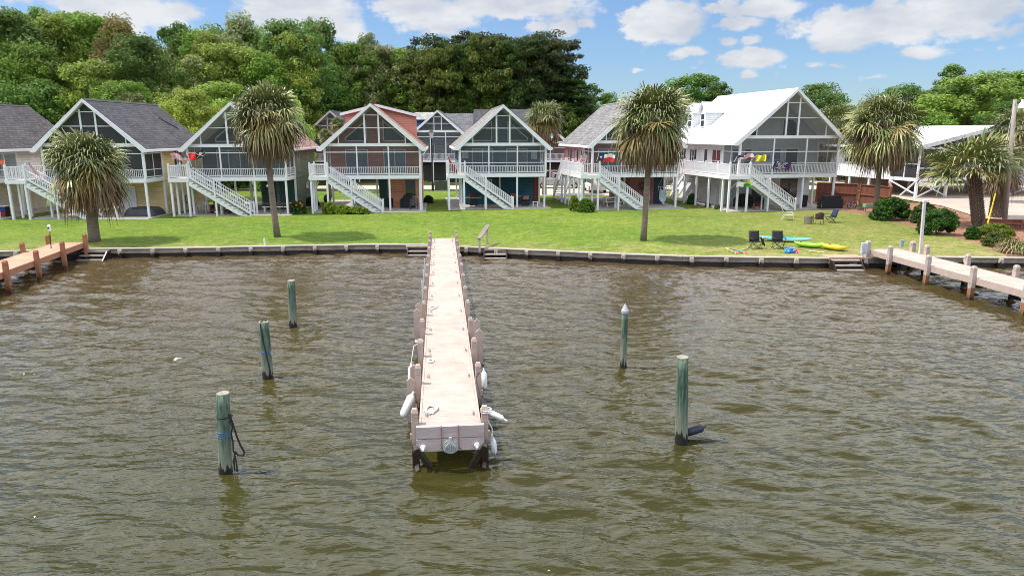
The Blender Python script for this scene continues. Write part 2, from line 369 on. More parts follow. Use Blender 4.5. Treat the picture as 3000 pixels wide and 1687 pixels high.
rd = MB(); rd.bx(-90, 40, 82.5, 88.5, GZ - .06, GZ + .012); rd.bx(-3.5, 14, 74, 82.5, GZ - .07, GZ + .008)
tag(rd.build('road', ROADM), kind='structure')
lot = MB(); L_ = GZ + .04; lot.face([Vector((q.x, q.y, L_)) for q in (PZ(2760, 603, L_), PZ(2880, 640, L_), PZ(3010, 663, L_), Vector((75, 55, L_)), Vector((90, 125, L_)), Vector((45, 120, L_)), Vector((40, 90, L_)))])
tag(lot.build('parking_lot', SAND), kind='structure')
lb = MB(); lb.bx(-600, 600, -400, 60, -3.2, -3.0); tag(lb.build('lake_bed', mat('mud', (0.09, 0.075, 0.045), 0.9)), kind='structure')

# ---------------------------------------------------------------- water: a wave field from a spectrum
def spectrum(Nn, L, wind, peak, cut, seed, rms, ex=-3.7):
    rs = np.random.RandomState(seed)
    k = np.fft.fftfreq(Nn, L / Nn) * 2 * np.pi; kx, ky = np.meshgrid(k, k, indexing='ij'); kk = np.sqrt(kx**2 + ky**2); kk[0, 0] = 1e9
    wx, wy = math.cos(wind), math.sin(wind); c = (kx * wx + ky * wy) / kk
    kp = 2 * np.pi / peak
    S = kk**ex * np.exp(-1.1 * (kp / kk)**2) * (0.05 + np.abs(c)**6) * np.exp(-(kk / (2 * np.pi / cut))**2)
    A = np.sqrt(S) * (rs.normal(size=kk.shape) + 1j * rs.normal(size=kk.shape))
    h = np.fft.ifft2(A).real; gx = np.gradient(h, L / Nn, axis=0); gy = np.gradient(h, L / Nn, axis=1); q = rms / np.sqrt((gx**2 + gy**2).mean())
    dx = np.fft.ifft2(-1j * A * kx / kk).real; dy = np.fft.ifft2(-1j * A * ky / kk).real
    hh = np.fft.ifft2(A.real * 0 + A)
    return [a * q for a in (h, dx, dy)]
def samp(h, L, X, Y):
    n = h.shape[0]; u = (X / L * n) % n; v = (Y / L * n) % n; i = u.astype(int); j = v.astype(int); fu = u - i; fv = v - j
    i1 = (i + 1) % n; j1 = (j + 1) % n; i %= n; j %= n
    return h[i, j] * (1 - fu) * (1 - fv) + h[i1, j] * fu * (1 - fv) + h[i, j1] * (1 - fu) * fv + h[i1, j1] * fu * fv
W1 = spectrum(512, 31.0, R(80), 1.5, 0.42, 3, 0.14, -4.8); W2 = spectrum(512, 23.7, R(102), 0.6, 0.2, 5, 0.11, -4.2); WP = spectrum(256, 90.0, R(60), 40, 8, 9, 1.0, -3.0)[0]; WP = np.clip(1 + 0.45 * WP / WP.std(), .35, 1.9)
xs = np.concatenate([np.array([-500, -300, -180, -100, -70, -50, -42]), np.linspace(-36, 36, 901), np.array([42, 50, 70, 100, 180, 300, 500])])
ys = [2.0]
while ys[-1] < 44: ys.append(ys[-1] + 0.035 + 0.0028 * ys[-1])
ys = np.concatenate([np.array([-350, -150, -60, -20, -6, 0]), np.array(ys), np.array([46, 60])])
X, Y = np.meshgrid(xs, ys, indexing='ij')
fade = np.clip((40 - np.abs(X)) / 6, 0, 1) * np.clip((Y - 1) / 3, 0, 1) * np.clip((46 - Y) / 2, 0, 1)
def both(i): return (samp(W1[i], 31.0, X + 0.3 * Y, Y) * (.55 + .45 * samp(WP, 90.0, X + 37, Y * 1.3 + 11)) + samp(W2[i], 23.7, X * 0.96 - Y * 0.28, Y * 0.96 + X * 0.28) * samp(WP, 90.0, X, Y)) * fade
Z = both(0); V = np.stack([X + 0.6 * both(1), Y + 0.6 * both(2), Z], -1).reshape(-1, 3); nx, ny = X.shape
I = np.arange(nx * ny).reshape(nx, ny); F = np.stack([I[:-1, :-1], I[1:, :-1], I[1:, 1:], I[:-1, 1:]], -1).reshape(-1, 4)
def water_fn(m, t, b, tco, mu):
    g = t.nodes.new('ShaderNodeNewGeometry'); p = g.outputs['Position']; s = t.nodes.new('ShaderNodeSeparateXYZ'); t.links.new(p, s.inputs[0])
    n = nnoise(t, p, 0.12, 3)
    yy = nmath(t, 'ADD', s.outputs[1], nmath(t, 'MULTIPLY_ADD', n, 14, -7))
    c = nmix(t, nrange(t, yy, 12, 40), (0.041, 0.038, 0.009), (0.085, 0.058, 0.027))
    t.links.new(c, b.inputs['Base Color'])
    b.inputs['IOR'].default_value = 1.36; b.inputs['Specular IOR Level'].default_value = 0.66; b.inputs['Roughness'].default_value = 0.06
    mp = t.nodes.new('ShaderNodeMapping'); mp.inputs['Scale'].default_value = (0.5, 1.3, 1); mp.inputs['Rotation'].default_value = (0, 0, R(-14)); t.links.new(p, mp.inputs[0])
    h = nmath(t, 'ADD', nnoise(t, mp.outputs[0], 4.2, 2, 0.5), nmath(t, 'MULTIPLY', nnoise(t, mp.outputs[0], 1.6, 2, 0.5), 1.6))
    bp = t.nodes.new('ShaderNodeBump'); bp.inputs['Strength'].default_value = 1.0; bp.inputs['Distance'].default_value = 0.045
    t.links.new(h, bp.inputs['Height']); t.links.new(bp.outputs[0], b.inputs['Normal'])
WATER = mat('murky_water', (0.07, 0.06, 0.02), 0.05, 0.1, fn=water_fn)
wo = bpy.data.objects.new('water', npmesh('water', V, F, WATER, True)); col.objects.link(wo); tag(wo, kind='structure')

# ---------------------------------------------------------------- seawall
SW = mat('weathered_timber', (0.50, 0.43, 0.37), 0.85, 0.25, 2, 0.4, 20, stretch=(.3, .3, 2), fn=wetbase(0.24, (0.030, 0.020, 0.013), 0.08))
CAPM = mat('grey_board_cap', (0.42, 0.37, 0.31), 0.8, 0.25, 1.2, 0.3, 15, stretch=(.3, 2, 2))
sw = thing('seawall', 'long dark wet timber seawall with grey board cap between lawn and water', 'seawall', (0, 40, 0))
cap = MB(); face = MB(); wale = MB(); O = Vector((0, 40, 0))
def along(step):
    acc = 0; out = []
    for a, b in zip(BK[:-1], BK[1:]):
        L = (b - a).length; d = (b - a) / L; t = step - acc if acc else 0.0
        while t < L: out.append((a + d * t, d)); t += step
        acc = L - (t - step)
    return out
for a, b in zip(BK[:-1], BK[1:]):
    a, b = a - O, b - O; n = Vector((0, 1, 0))
    cap.beam(a + Vector((0, .06, .02)), b + Vector((0, .06, .02)), 0.34, 0.05)
    face.beam(a + Vector((0, .1, -1.06)), b + Vector((0, .1, -1.06)), 0.06, 2.0)
    wale.beam(a + Vector((0, .02, -.135)), b + Vector((0, .02, -.135)), 0.12, 0.24)
cap.build('cap', CAPM, sw); face.build('panel', SW, sw); wale.build('wale', mat('wale_timber', (.27, .22, .18), .85, .3, 2), sw)
pm = MB(); pm.bx(-.1, .1, -.16, .04, -1.6, -0.015)
k = 0
for p, d in along(1.83):
    if not -34 < p.x < 36: continue
    o = pm.build('pile', SW, sw) if k == 0 else ob0.copy()
    if k == 0: ob0 = o
    else: col.objects.link(o); o.parent = sw
    o.location = p - O + Vector((0, -.07, 0)); k += 1

# ---------------------------------------------------------------- houses
def roofm(n, c, ax='Y'): return mat(n + ax, c, 0.9, 0.1, 5, fn=shingle(ax), spec=0.15)
def sid(n, c): return mat(n, c, 0.75, 0.05, 2, fn=siding(), spec=0.25)
def bal(mb, p, q, h, w=0.035, sp=0.13, bot=0.1, top=(0.09, 0.05)):
    """rail with balusters from p to q (floor points), sloped or flat"""
    p, q = Vector(p), Vector(q); u = Vector((0, 0, h)); L = (q - p).length; d = (q - p) / L
    mb.beam(p + u, q + u, top[0], top[1]); mb.beam(p + Vector((0, 0, bot)), q + Vector((0, 0, bot)), 0.06, 0.06)
    n = max(2, int(Vector((d.x, d.y, 0)).length * L / sp))
    for i in range(1, n):
        c = p + (q - p) * (i / n); mb.bx(c.x - w / 2, c.x + w / 2, c.y - w / 2, c.y + w / 2, c.z + bot, c.z + h)
def newel(mb, p, h, w=0.13):
    x, y, z = p; mb.bx(x - w / 2, x + w / 2, y - w / 2, y + w / 2, z - .28, z + h); mb.bx(x - w * .62, x + w * .62, y - w * .62, y + w * .62, z + h, z + h + .03)
    mb.hexa([(x - .04, y - .04, z + h + .03), (x + .04, y - .04, z + h + .03), (x + .04, y + .04, z + h + .03), (x - .04, y + .04, z + h + .03)] + [(x - .055, y - .055, z + h + .12), (x + .055, y - .055, z + h + .12), (x + .055, y + .055, z + h + .12), (x - .055, y + .055, z + h + .12)])
def window(parent, c, w, h, n, frame=None, pane=None, shutter=None, cross=True, fw=0.07, name='window', poly=None, bars=1):
    """flush window; c centre on the wall, n outward horizontal normal; frame with pane and shutters as its children"""
    frame = frame or WH; pane = pane or GLASS; c = Vector(c); n = Vector(n).normalized(); s = Vector((-n.y, n.x, 0)); z = Vector((0, 0, 1))
    P_ = poly or [(-w / 2, -h / 2), (w / 2, -h / 2), (w / 2, h / 2), (-w / 2, h / 2)]
    W3 = lambda a, b, o: c + s * a + z * b + n * o
    f = MB(); k = len(P_)
    for i in range(k):
        a, b = P_[i], P_[(i + 1) % k]; f.beam(W3(*a, .03), W3(*b, .03), .06, fw, up=n.cross(W3(*b, 0) - W3(*a, 0)).normalized(), ext=fw / 2)
    if cross and not poly:
        f.beam(W3(-w / 2, 0, .035), W3(w / 2, 0, .035), .04, .05)
        for q in range(1, bars): f.beam(W3(-w / 2 + w * q / bars, -h / 2, .032), W3(-w / 2 + w * q / bars, h / 2, .032), .04, .03, up=n)
    fo = f.build(name, frame, parent)
    MB().face([W3(a, b, .014) for a, b in P_]).build('pane', pane, fo)
    if shutter:
        for sg in (-1, 1):
            q = MB(); a0 = sg * (w / 2 + fw / 2 + .02); a1 = a0 + sg * .3
            q.prism([W3(a0, -h / 2, .003), W3(a1, -h / 2, .003), W3(a1, h / 2, .003), W3(a0, h / 2, .003)], n * .04); q.build('shutter', shutter, fo)
    return fo
def poststick(parent, x, y, z0, z1, w=0.15, m=None):
    MB().bx(x - w / 2, x + w / 2, y - w / 2, y + w / 2, z0, z1).build('post', m or WH, parent)

def roof_parts(H, T, zr, ze, y0, y1, m, th=0.2, trim=None, vent=True):
    trim = trim or WH
    r = MB()
    for s in (-1, 1):
        top = [(0, y0, zr), (s * T, y0, ze), (s * T, y1, ze), (0, y1, zr)]; bot = [(x, y, z - th) for x, y, z in top]
        r.face(top if s < 0 else top[::-1], 0); r.face(bot[::-1] if s < 0 else bot, 1)
        r.face([top[1], bot[1], bot[2], top[2]], 1)
        r.face([top[0], top[1], bot[1], bot[0]], 1); r.face([top[3], top[2], bot[2], bot[3]], 1)
    ro = r.build('roof', [m, trim], H)
    c = MB(); c.prism([(-.16, y0 - .01, zr - .1), (0, y0 - .01, zr + .035), (.16, y0 - .01, zr - .1), (0, y0 - .01, zr + .01)], (0, y1 - y0 + .02, 0)); c.build('ridge_cap', m, ro)
    d = .2; sl = (zr - ze) / T
    for yy, dy in ((y0 - .045, .04), (y1 + .005, .04)):
        g_ = MB()
        for s in (-1, 1):
            g_.prism([(0, yy, zr - .02), (s * (T + .02), yy, ze - .03), (s * (T + .02), yy, ze - d - .04), (s * (T - .30), yy, ze - d - .04), (0, yy, zr - d - .06)], (0, dy, 0))
        g_.build('gable_trim', trim, H)
    for s in (-1, 1): MB().bx(min(s * T, s * (T + .1)), max(s * T, s * (T + .1)), y0, y1, ze - .2, ze - .03).build('gutter', trim, H)
    return ro

def beach_house(P0, rz, label, T=4.45, W=3.9, zr=8.95, ze=5.32, L=10.5, pd=2.9, wallm=None, wallin=None, roof=None, trim=None, inner='windows', lowbars=False,
                stair=4.5, wrap=0, rooms=(), railz=.66, deckw=1.15, winpane=None, name='beach_house', fposts=(), stairposts=True, scr=None, screened_right=True, nbays=3, solidrail=False, lsh=0.0):
    H = thing(name, label, 'house', (P0[0], P0[1], GZ), rz); scr = scr or SCR
    trim = trim or WH; zf = 3.05; wallin = wallin or wallm; winpane = winpane or GLASSL
    sl = (zr - ze) / T; zw = zr - sl * W - .25           # top of side walls
    ro = roof_parts(H, T, zr, ze, -.4, L + .3, roof, trim=trim)
    t = .12
    w = MB()
    for s in (-1, 1): w.bx(min(s * W, s * (W - t)), max(s * W, s * (W - t)), pd, L, zf - .3, zw)
    tri = lambda yy, dy, z0: w.prism([(-W + t, yy, z0), (W - t, yy, z0), (W - t, yy, zw + sl * t), (0, yy, zr - .27), (-W + t, yy, zw + sl * t)], (0, dy, 0))
    tri(L - t, t, zf - .3)
    w.build('wall', wallm, H)
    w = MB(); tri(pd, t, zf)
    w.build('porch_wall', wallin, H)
    fl = MB(); fl.bx(-W + .01, W - .01, .02, L - .02, zf - .26, zf); fl.build('floor', mat('floor_boards', (.5, .42, .38), .8, .1), H)
    # band around the floor
    bd = MB(); bd.bx(-W - .05, W + .05, -.06, .02, zf - .3, zf + .02); bd.bx(W, W + .05, .02, pd, zf - .3, zf + .02); bd.bx(-W - .05, -W, .02, pd, zf - .3, zf + .02)
    bd.bx(-W - .05, W + .05, -.06, .06, zw - .02, zw + .24)
    bd.build('trim_band', trim, H)
    # screened porch: frame, screens, rails
    f = MB(); hw = .065
    zb = zw - .02
    for s in (-1, 1):
        f.bx(s * W - .09 - (.0), s * W + .09, -.03, .13, zf + .02, zb); f.bx(s * W - .06, s * W + .06, pd - .15, pd, zf + .02, zb)
    for i in range(1, nbays):
        x = -W + 2 * W * i / nbays; f.bx(x - .055, x + .055, -.03, .07, zf + .02, zb)
    f.bx(-W + .1, W - .1, -.02, .05, 4.95, 5.02)
    if lowbars: f.bx(-W + .1, W - .1, -.02, .05, 3.98, 4.03)
    for x in (-.58, .58): f.bx(x - .07, x + .07, -.03, .06, zw + .24, zr - sl * .58 - .28)
    xs_ = W * .70
    for x in (-xs_, xs_): f.bx(x - .04, x + .04, -.02, .05, zw + .24, zr - sl * xs_ - .28)
    for z in (zw + .24 + (zr - zw) * .36, zw + .24 + (zr - zw) * .66):
        q = (zr - .3 - z) / sl; f.bx(-q, q, -.022, .048, z - .03, z + .03)
    for s in (-1, 1):
        f.bx(s * W - .03, s * W + .03, .13, pd - .15, 4.95, 5.02); f.bx(s * W - .03, s * W + .03, pd / 2 - .03, pd / 2 + .03, zf + .02, zb)
    f.build('porch_frame', trim, H)
    s_ = MB(); s_.face([(-W, .03, zf), (W, .03, zf), (W, .03, zw), (0, .03, zr - .25), (-W, .03, zw)])
    for s in (-1, 1): s_.face([(s * W, .1, zf), (s * W, pd, zf), (s * W, pd, zw), (s * W, .1, zw)])
    s_.build('screen', scr, H)
    rl = MB(); 
    for i in range(nbays):
        x0 = -W + 2 * W * i / nbays + .06; x1 = -W + 2 * W * (i + 1) / nbays - .06; bal(rl, (x0, -.005, zf + .02), (x1, -.005, zf + .02), railz, sp=.14)
    bal(rl, (W - .02, .14, zf + .02), (W - .02, pd - .16, zf + .02), railz)
    rl.build('porch_railing', trim, H)
    # inner doors and windows behind the screen
    yi = pd
    if inner:
        for x, ww in ((-W * .42, 1.9), (W * .42, 1.9)):
            d = window(H, (x, yi, zf + 1.05), ww, 2.05, (0, -1, 0), trim, winpane, name='sliding_door', cross=False)
            MB().bx(x - .04, x + .04, yi - .05, yi - .01, zf + .06, zf + 2.05).build('mullion', trim, d)
        x0, x1 = .75, 2.55; z0 = zw + .4
        zt = lambda x: zr - sl * abs(x) - .75
        for s in (-1, 1):
            pl = [(s * x0, 0), (s * x1, 0), (s * x1, max(.25, zt(x1) - z0)), (s * x0, zt(x0) - z0)]
            if s > 0: pl = [(-a, b) for a, b in pl]
            else: pl = [(-a, b) for a, b in pl][::-1]
            pl = pl if s > 0 else pl
            window(H, (0, yi, z0), 0, 0, (0, -1, 0), trim, GLASS, poly=pl, fw=.1)
    # posts
    for x in fposts or (-W + .07, -W * .4, W * .33, W - .07): poststick(H, x, .08, 0, zf - .3)
    for x in (-W + .07, 0, W - .07): poststick(H, x, pd + .1, 0, zf - .3)
    for x in (-W + .07, W - .07): poststick(H, x, L - .3, 0, zf - .3)
    # landing and stairs
    lx0, lx1 = -W - deckw - lsh, -W + .35 - lsh; lyf = -1.25; lyb = (wrap if wrap else 1.1)
    ln = MB(); ln.bx(lx0, lx1, lyf, -.07, zf - .06, zf); ln.bx(lx0, -W - .06, -.07, lyb, zf - .06, zf)
    LN = ln.build('landing', mat('landing_boards', (.62, .55, .50), .8, .15, 3, fn=planks(1, .14)), H)
    b2 = MB(); b2.bx(lx0 - .05, lx1, lyf - .05, lyf, zf - .3, zf - .01); b2.bx(lx0 - .05, lx0, lyf, lyb, zf - .3, zf - .01); b2.bx(lx0, -W - .06, lyb - .05, lyb, zf - .3, zf - .01)
    b2.build('landing_band', trim, LN)
    r2 = MB(); ins = .05
    bal(r2, (lx0 + ins, lyf + ins, zf), (lx1, lyf + ins, zf), .95, sp=.15)
    if solidrail:
        n_ = 5
        for i in range(n_ + 1): newel(r2, (lx0 + ins, lyf + ins + (lyb - lyf - 2 * ins) * i / n_, zf), 1.0, .09)
    bal(r2, (lx0 + ins, lyf + ins, zf), (lx0 + ins, lyb - ins, zf), .95, sp=.12 if solidrail else .15, w=.055 if solidrail else .035)
    bal(r2, (lx0 + ins, lyb - ins, zf), (-W - .1, lyb - ins, zf), .95, sp=.15)
    newel(r2, (lx0 + ins, lyf + ins, zf), 1.05); newel(r2, (lx1, lyf + ins, zf), 1.05); newel(r2, (lx0 + ins, lyb - ins, zf), 1.05)
    r2.build('landing_railing', trim, LN)
    for x, y in [(lx0 + .1, lyf + .1), (lx1 - .1, lyf + .1), (lx0 + .1, -.1), (lx0 + .1, lyb - .15)] + ([(lx0 + .1, lyb * q) for q in (.25, .5, .75)] if wrap else []): poststick(H, x, y, 0, zf - .3)
    nst = 14; SL = []; tr_ = MB(); sw_ = 1.05; run = stair / nst; rise = zf / (nst + 0)
    sy0, sy1 = lyf + .02, lyf + .02 + sw_
    for yy in (sy0, sy1 - .05):
        st = MB(); SL.append(st)
        pts_ = [(lx1, yy, zf - .02)]
        for i in range(nst - 1):
            pts_ += [(lx1 + run * (i + 1), yy, zf - .02 - rise * i), (lx1 + run * (i + 1), yy, zf - .02 - rise * (i + 1))]
        pts_ += [(lx1 + stair, yy, rise * 1 - .02), (lx1 + stair, yy, 0.02), (lx1 + stair - .35, yy, 0.02), (lx1, yy, zf - .38)]
        # stringer as strips so that the outline stays valid
        for i in range(nst):
            xa, xb = lx1 + run * i, lx1 + run * (i + 1); zt_ = zf - .02 - rise * (i + 1) + rise * .35
            lo = lambda x: max(.02, zf - .58 - (x - lx1) / stair * zf)
            zt2 = zf - rise * (i + .55)
            st.hexa([(xa, yy, lo(xa)), (xb, yy, lo(xb)), (xb, yy + .045, lo(xb)), (xa, yy + .045, lo(xa)), (xa, yy, zt2), (xb, yy, zt2 - rise * .55), (xb, yy + .045, zt2 - rise * .55), (xa, yy + .045, zt2)]) 
    for i in range(nst - 1):
        x = lx1 + run * (i + .5); z = zf - rise * (i + 1); tr_.bx(x - run * .62, x + run * .5, sy0 - .02, sy1 + .02, z - .035, z + .01)
    SO = tr_.build('staircase', mat('grey_treads', (.16, .16, .17), .7), H)
    for q_ in SL: q_.build('stringer', trim, SO)
    for yy in (sy0 + .02, sy1 - .02):
        sr = MB()
        bal(sr, (lx1 + .07, yy, zf - .1), (lx1 + stair - .1, yy, zf * .0 + .1), .88, sp=.17, bot=.24, w=.05)
        sr.beam((lx1 + .07, yy, zf + .06), (lx1 + stair - .1, yy, .26), .045, .12)
        newel(sr, (lx1 + stair - .06, yy, .28), .72, .11)
        if yy < sy0 + .1: newel(sr, (lx1 + stair * .42, sy0 + .0, zf * .58), .95, .12)
        sr.build('stair_railing', trim, SO)
    if stairposts:
        poststick(H, lx1 + stair * .42, sy0 + .09, 0, zf * .58 - .3, .12); poststick(H, lx1 + stair * .42, sy1 + .0, 0, zf * .58 - .35, .1)
    if wrap:
        rs_ = MB(); n_ = 13
        for i in range(n_): rs_.bx(lx0 + .1, -W - .15, lyb + .28 * i, lyb + .28 * i + .27, zf - .225 * (i + 1) - .03, zf - .225 * (i + 1) + .01)
        RS = rs_.build('rear_staircase', trim, H)
        for xx in (lx0 + .06, -W - .12):
            MB().beam((xx, lyb, zf - .2), (xx, lyb + .28 * n_, .0), .05, .28).build('stringer', trim, RS)
            q_ = MB(); bal(q_, (xx, lyb + .05, zf), (xx, lyb + .28 * n_, .12), .9, sp=.2); q_.build('stair_railing', trim, RS)
    MB().bx(-W - 1.1, W + .4, -1.05, L, -.25, .045).build('patio_slab', CONC, H)
    for (x0, x1, y0, y1, mm) in rooms:
        MB().bx(x0, x1, y0, y1, .045, zf - .262).build('storage_or_shade_block', mm, H)
    return H, dict(zf=zf, zw=zw, sl=sl, W=W, T=T, zr=zr, ze=ze, L=L, pd=pd, ro=ro, lx0=lx0, lx1=lx1)
def dish(H, p):
    m = MB(); 
    for i in range(8): pass
    m.grid(lambda u, v: (p[0] + .14 * u * math.cos(6.283 * v), p[1] - .09 * u * u, p[2] + .22 * u * math.sin(6.283 * v)), 3, 12)
    m.beam((p[0], p[1], p[2]), (p[0], p[1] + .1, p[2] - .4), .04, .04); m.build('satellite_dish', METAL, H)
def side_window(H, q, y, z, w, h, side, **k): return window(H, (side * q['W'], y, z), w, h, (side, 0, 0), **k)
# ================================================================ the front row of houses
DG = roofm('dark_slate_shingles', (0.115, 0.113, 0.118)); 
H0, q0 = beach_house((-43.9, 53.2), 0, 'off-white stilt house with streaked dark shingle roof, cut off at the left of the photo', wallm=sid('offwhite_siding', (.84, .80, .79)), roof=roofm('streaked_dark_shingles', (.125, .115, .115)),
    rooms=[(-1.5, 1.6, 3.2, 9, MATS['offwhite_siding'])], deckw=.9)
w_ = window(H0, (3.9, 6.4, 4.3), .62, 1.45, (1, 0, 0), shutter=SHUT, pane=GLASSL)
YEL = sid('yellow_siding', (.80, .60, .31))
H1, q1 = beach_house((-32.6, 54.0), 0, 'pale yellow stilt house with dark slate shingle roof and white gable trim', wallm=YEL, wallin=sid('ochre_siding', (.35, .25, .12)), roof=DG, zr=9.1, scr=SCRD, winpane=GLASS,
    rooms=[(.2, 3.85, 3.1, 10.3, YEL)], stair=5.0, lsh=1.1)
side_window(H1, q1, 5.6, 4.3, .5, 1.5, 1, shutter=SHUT, pane=GLASSL)
MB().bx(-.1, 1.35, 3.0, 3.09, .06, 2.25).build('shed_door', WH, H1)
MB().beam((3.0, 8.1, 7.02), (3.0, 9.0, 7.02), .3, .05).build('skylight', BLK, H1) if False else None
v = MB(); sl = q1['sl']; v.hexa([(1.5, 7.9, 9.1 - sl * 1.5), (1.62, 7.9, 9.1 - sl * 1.62), (2.6, 9.0, 9.1 - sl * 2.6), (2.48, 9.0, 9.1 - sl * 2.48)] + [(1.5, 7.9, 9.2 - sl * 1.5), (1.62, 7.9, 9.2 - sl * 1.62), (2.6, 9.0, 9.2 - sl * 2.6), (2.48, 9.0, 9.2 - sl * 2.48)]); v.build('roof_vent', BLK, H1)
GRN = sid('grey_green_siding', (.15, .225, .165)); PKT = mat('dusty_pink_trim', (.5, .3, .26), .6); DKG = mat('dark_green_paint', (.01, .05, .04), .5)
H2, q2 = beach_house((-22.3, 56.2), R(3), 'grey-green stilt house with faded pink shingle roof, partly behind a tall palm', T=4.3, W=3.85, wallm=GRN, wallin=sid('slate_green_siding', (.16, .19, .18)), roof=roofm('faded_pink_shingles', (.44, .30, .27)),
    rooms=[(.8, 3.82, 3.1, 10.3, GRN)], winpane=GLASSL, stair=4.7)
side_window(H2, q2, 4.2, 4.3, .5, 2.0, 1, frame=PKT, pane=GLASSL); side_window(H2, q2, 7.6, 4.75, .4, 1.0, 1, frame=PKT, pane=GLASSL)
side_window(H2, q2, 6.9, 1.9, .8, .5, 1, pane=GLASSL, name='window_air_unit')
for x0, x1 in ((.95, 2.1), (2.4, 3.7)): MB().bx(x0, x1, 3.0, 3.09, .06, 2.6).build('shed_door', DKG, H2)
CORAL = sid('coral_siding', (.58, .23, .17))
H3, q3 = beach_house((-11.75, 58.6), R(6), 'coral stilt house with tan shingles and pink shed dormers on both roof slopes', W=3.95, wallm=CORAL, roof=roofm('tan_pink_shingles', (.45, .25, .18)), winpane=GLASSL,
    rooms=[(.15, 3.9, 3.1, 9.8, sid('orange_coral_lower', (.78, .34, .21)))], stair=4.4, scr=SCR)
ORC = sid('orange_coral_siding', (.58, .25, .19))
for s in (-1, 1):
    d = MB(); y0, y1 = 6.2, 10.2; X0, X1 = .25, 3.45 if s > 0 else 2.9; sl = q3['sl']; zr = q3['zr']; zt = lambda x: zr + .1 - .24 * x
    d.prism([(s * X0, y0, zr - sl * X0 - .3), (s * X1, y0, zr - sl * X1 - .3), (s * X1, y0, zt(X1)), (s * X0, y0, zt(X0))], (0, y1 - y0, 0))
    do = d.build('dormer', ORC, q3['ro'])
    d = MB(); d.prism([(0, y0 - .35, zt(0) + .02), (s * (X1 + .4), y0 - .35, zt(X1 + .4) + .02), (s * (X1 + .4), y0 - .35, zt(X1 + .4) + .1), (0, y0 - .35, zt(0) + .1)], (0, y1 - y0 + .4, 0), 0)
    d.prism([(0, y0 - .38, zt(0) - .16), (s * (X1 + .42), y0 - .38, zt(X1 + .42) - .16), (s * (X1 + .42), y0 - .38, zt(X1 + .42) + .08), (0, y0 - .38, zt(0) + .08)], (0, .03, 0), 1)
    d.build('dormer_roof', [MATS['tan_pink_shinglesY'], WH], q3['ro'])
MB().bx(.2, .9, 3.0, 3.09, .06, 2.7).build('shed_door', DKG, H3); window(H3, (2.95, 3.1, 1.75), .95, 1.5, (0, -1, 0), PKT, GLASS, cross=False)
gp = MB(); gp.tube([(4.5, -.3, 5.2), (4.35, -.3, 4.9), (4.02, -.3, 4.7), (4.02, -.3, .1)], .045, 6); gp.build('downspout', WH, H3)
BLU = sid('slate_blue_siding', (.13, .21, .29)); TEAL = sid('deep_teal_siding', (.035, .12, .17)); REDP = mat('brick_red_paint', (.16, .022, .018), .6)
H4, q4 = beach_house((-.78, 61.3), R(7), 'slate blue stilt house with light grey-brown shingles and white balustrade', T=4.28, W=3.8, wallm=BLU, roof=roofm('light_taupe_shingles', (.30, .275, .255)), lowbars=True,
    rooms=[(-3.2, -.2, 3.1, 9.6, TEAL), (.15, 3.2, 3.1, 9.6, TEAL), (3.2, 3.78, 3.05, 9.6, REDP), (-.2, .15, 3.05, 9.6, REDP)], stair=4.25)
window(H4, (-1.2, 3.1, 1.9), .9, .9, (0, -1, 0), WH, GLASS)
dish(H4, (4.5, 1.0, 6.3))
MB().bx(-3.5, -2.9, 2.86, 2.9, 4.3, 5.0).build('wall_sign', WHD, H4); MB().bx(2.9, 3.5, 2.86, 2.9, 4.2, 5.0).build('wall_sign', WHD, H4)
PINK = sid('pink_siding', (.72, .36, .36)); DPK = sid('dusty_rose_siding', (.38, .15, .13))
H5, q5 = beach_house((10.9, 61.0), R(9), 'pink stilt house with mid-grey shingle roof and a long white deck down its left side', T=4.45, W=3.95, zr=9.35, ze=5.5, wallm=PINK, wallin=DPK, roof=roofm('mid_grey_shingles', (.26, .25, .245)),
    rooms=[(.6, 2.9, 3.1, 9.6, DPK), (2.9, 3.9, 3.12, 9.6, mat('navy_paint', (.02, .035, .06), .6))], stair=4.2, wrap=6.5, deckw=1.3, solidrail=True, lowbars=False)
for y, ww in ((5.6, .45), (8.2, .5)): side_window(H5, q5, y, 4.2, ww, 1.5, -1, shutter=SHUT)
window(H5, (-3.95, 3.6, 4.05), .8, 2.0, (-1, 0, 0), name='side_door', cross=False)
WSD = sid('white_siding', (.78, .78, .78)); WMET = mat('white_metal_roof', (.80, .80, .82), .45, .03, 1, fn=ribs(1, .6), spec=.4)
H6, q6 = beach_house((24.1, 60.3), R(12), 'large white stilt house with bright white metal roof and two small dormers', T=5.5, W=4.75, zr=10.25, ze=5.75, L=13, wallm=WSD, wallin=mat('white_porch_boards', (.55, .56, .58), .6, .08), roof=WMET,
    rooms=[(-4.2, -.6, 4.6, 12.5, WSD), (.6, 4.6, 3.4, 12.5, WSD)], stair=4.6, wrap=9.5, deckw=1.55, solidrail=True, lowbars=True, inner=None, railz=.8)
for x, pl_ in ((-2.35, [(-.75, 0), (.75, 0), (.75, 1.9), (-.75, .75)]), (1.6, [(-.6, 0), (.75, 0), (.75, 1.15), (.3, 1.5), (-.6, 1.5)])): window(H6, (x, 2.9, 6.25), 0, 0, (0, -1, 0), WHD, GLASS, fw=.04, poly=pl_)
for x, w__ in ((-3.5, .7), (-2.3, .7), (.6, .75)): window(H6, (x, 2.9, 4.15), w__, 2.0, (0, -1, 0), WHD, GLASSL, name='porch_door')
window(H6, (2.1, 2.9, 4.15), 1.25, 2.05, (0, -1, 0), WH, GLASS, name='porch_door', cross=False)
MB().bx(-.75, -.1, 2.85, 2.89, 4.2, 4.6).build('wall_sign', mat('grey_sign', (.3, .3, .33)), H6)
window(H6, (-4.75, 10.9, 4.35), .5, 1.3, (-1, 0, 0), shutter=SHUT); window(H6, (-4.75, 8.6, 4.35), .5, 1.3, (-1, 0, 0), shutter=SHUT)
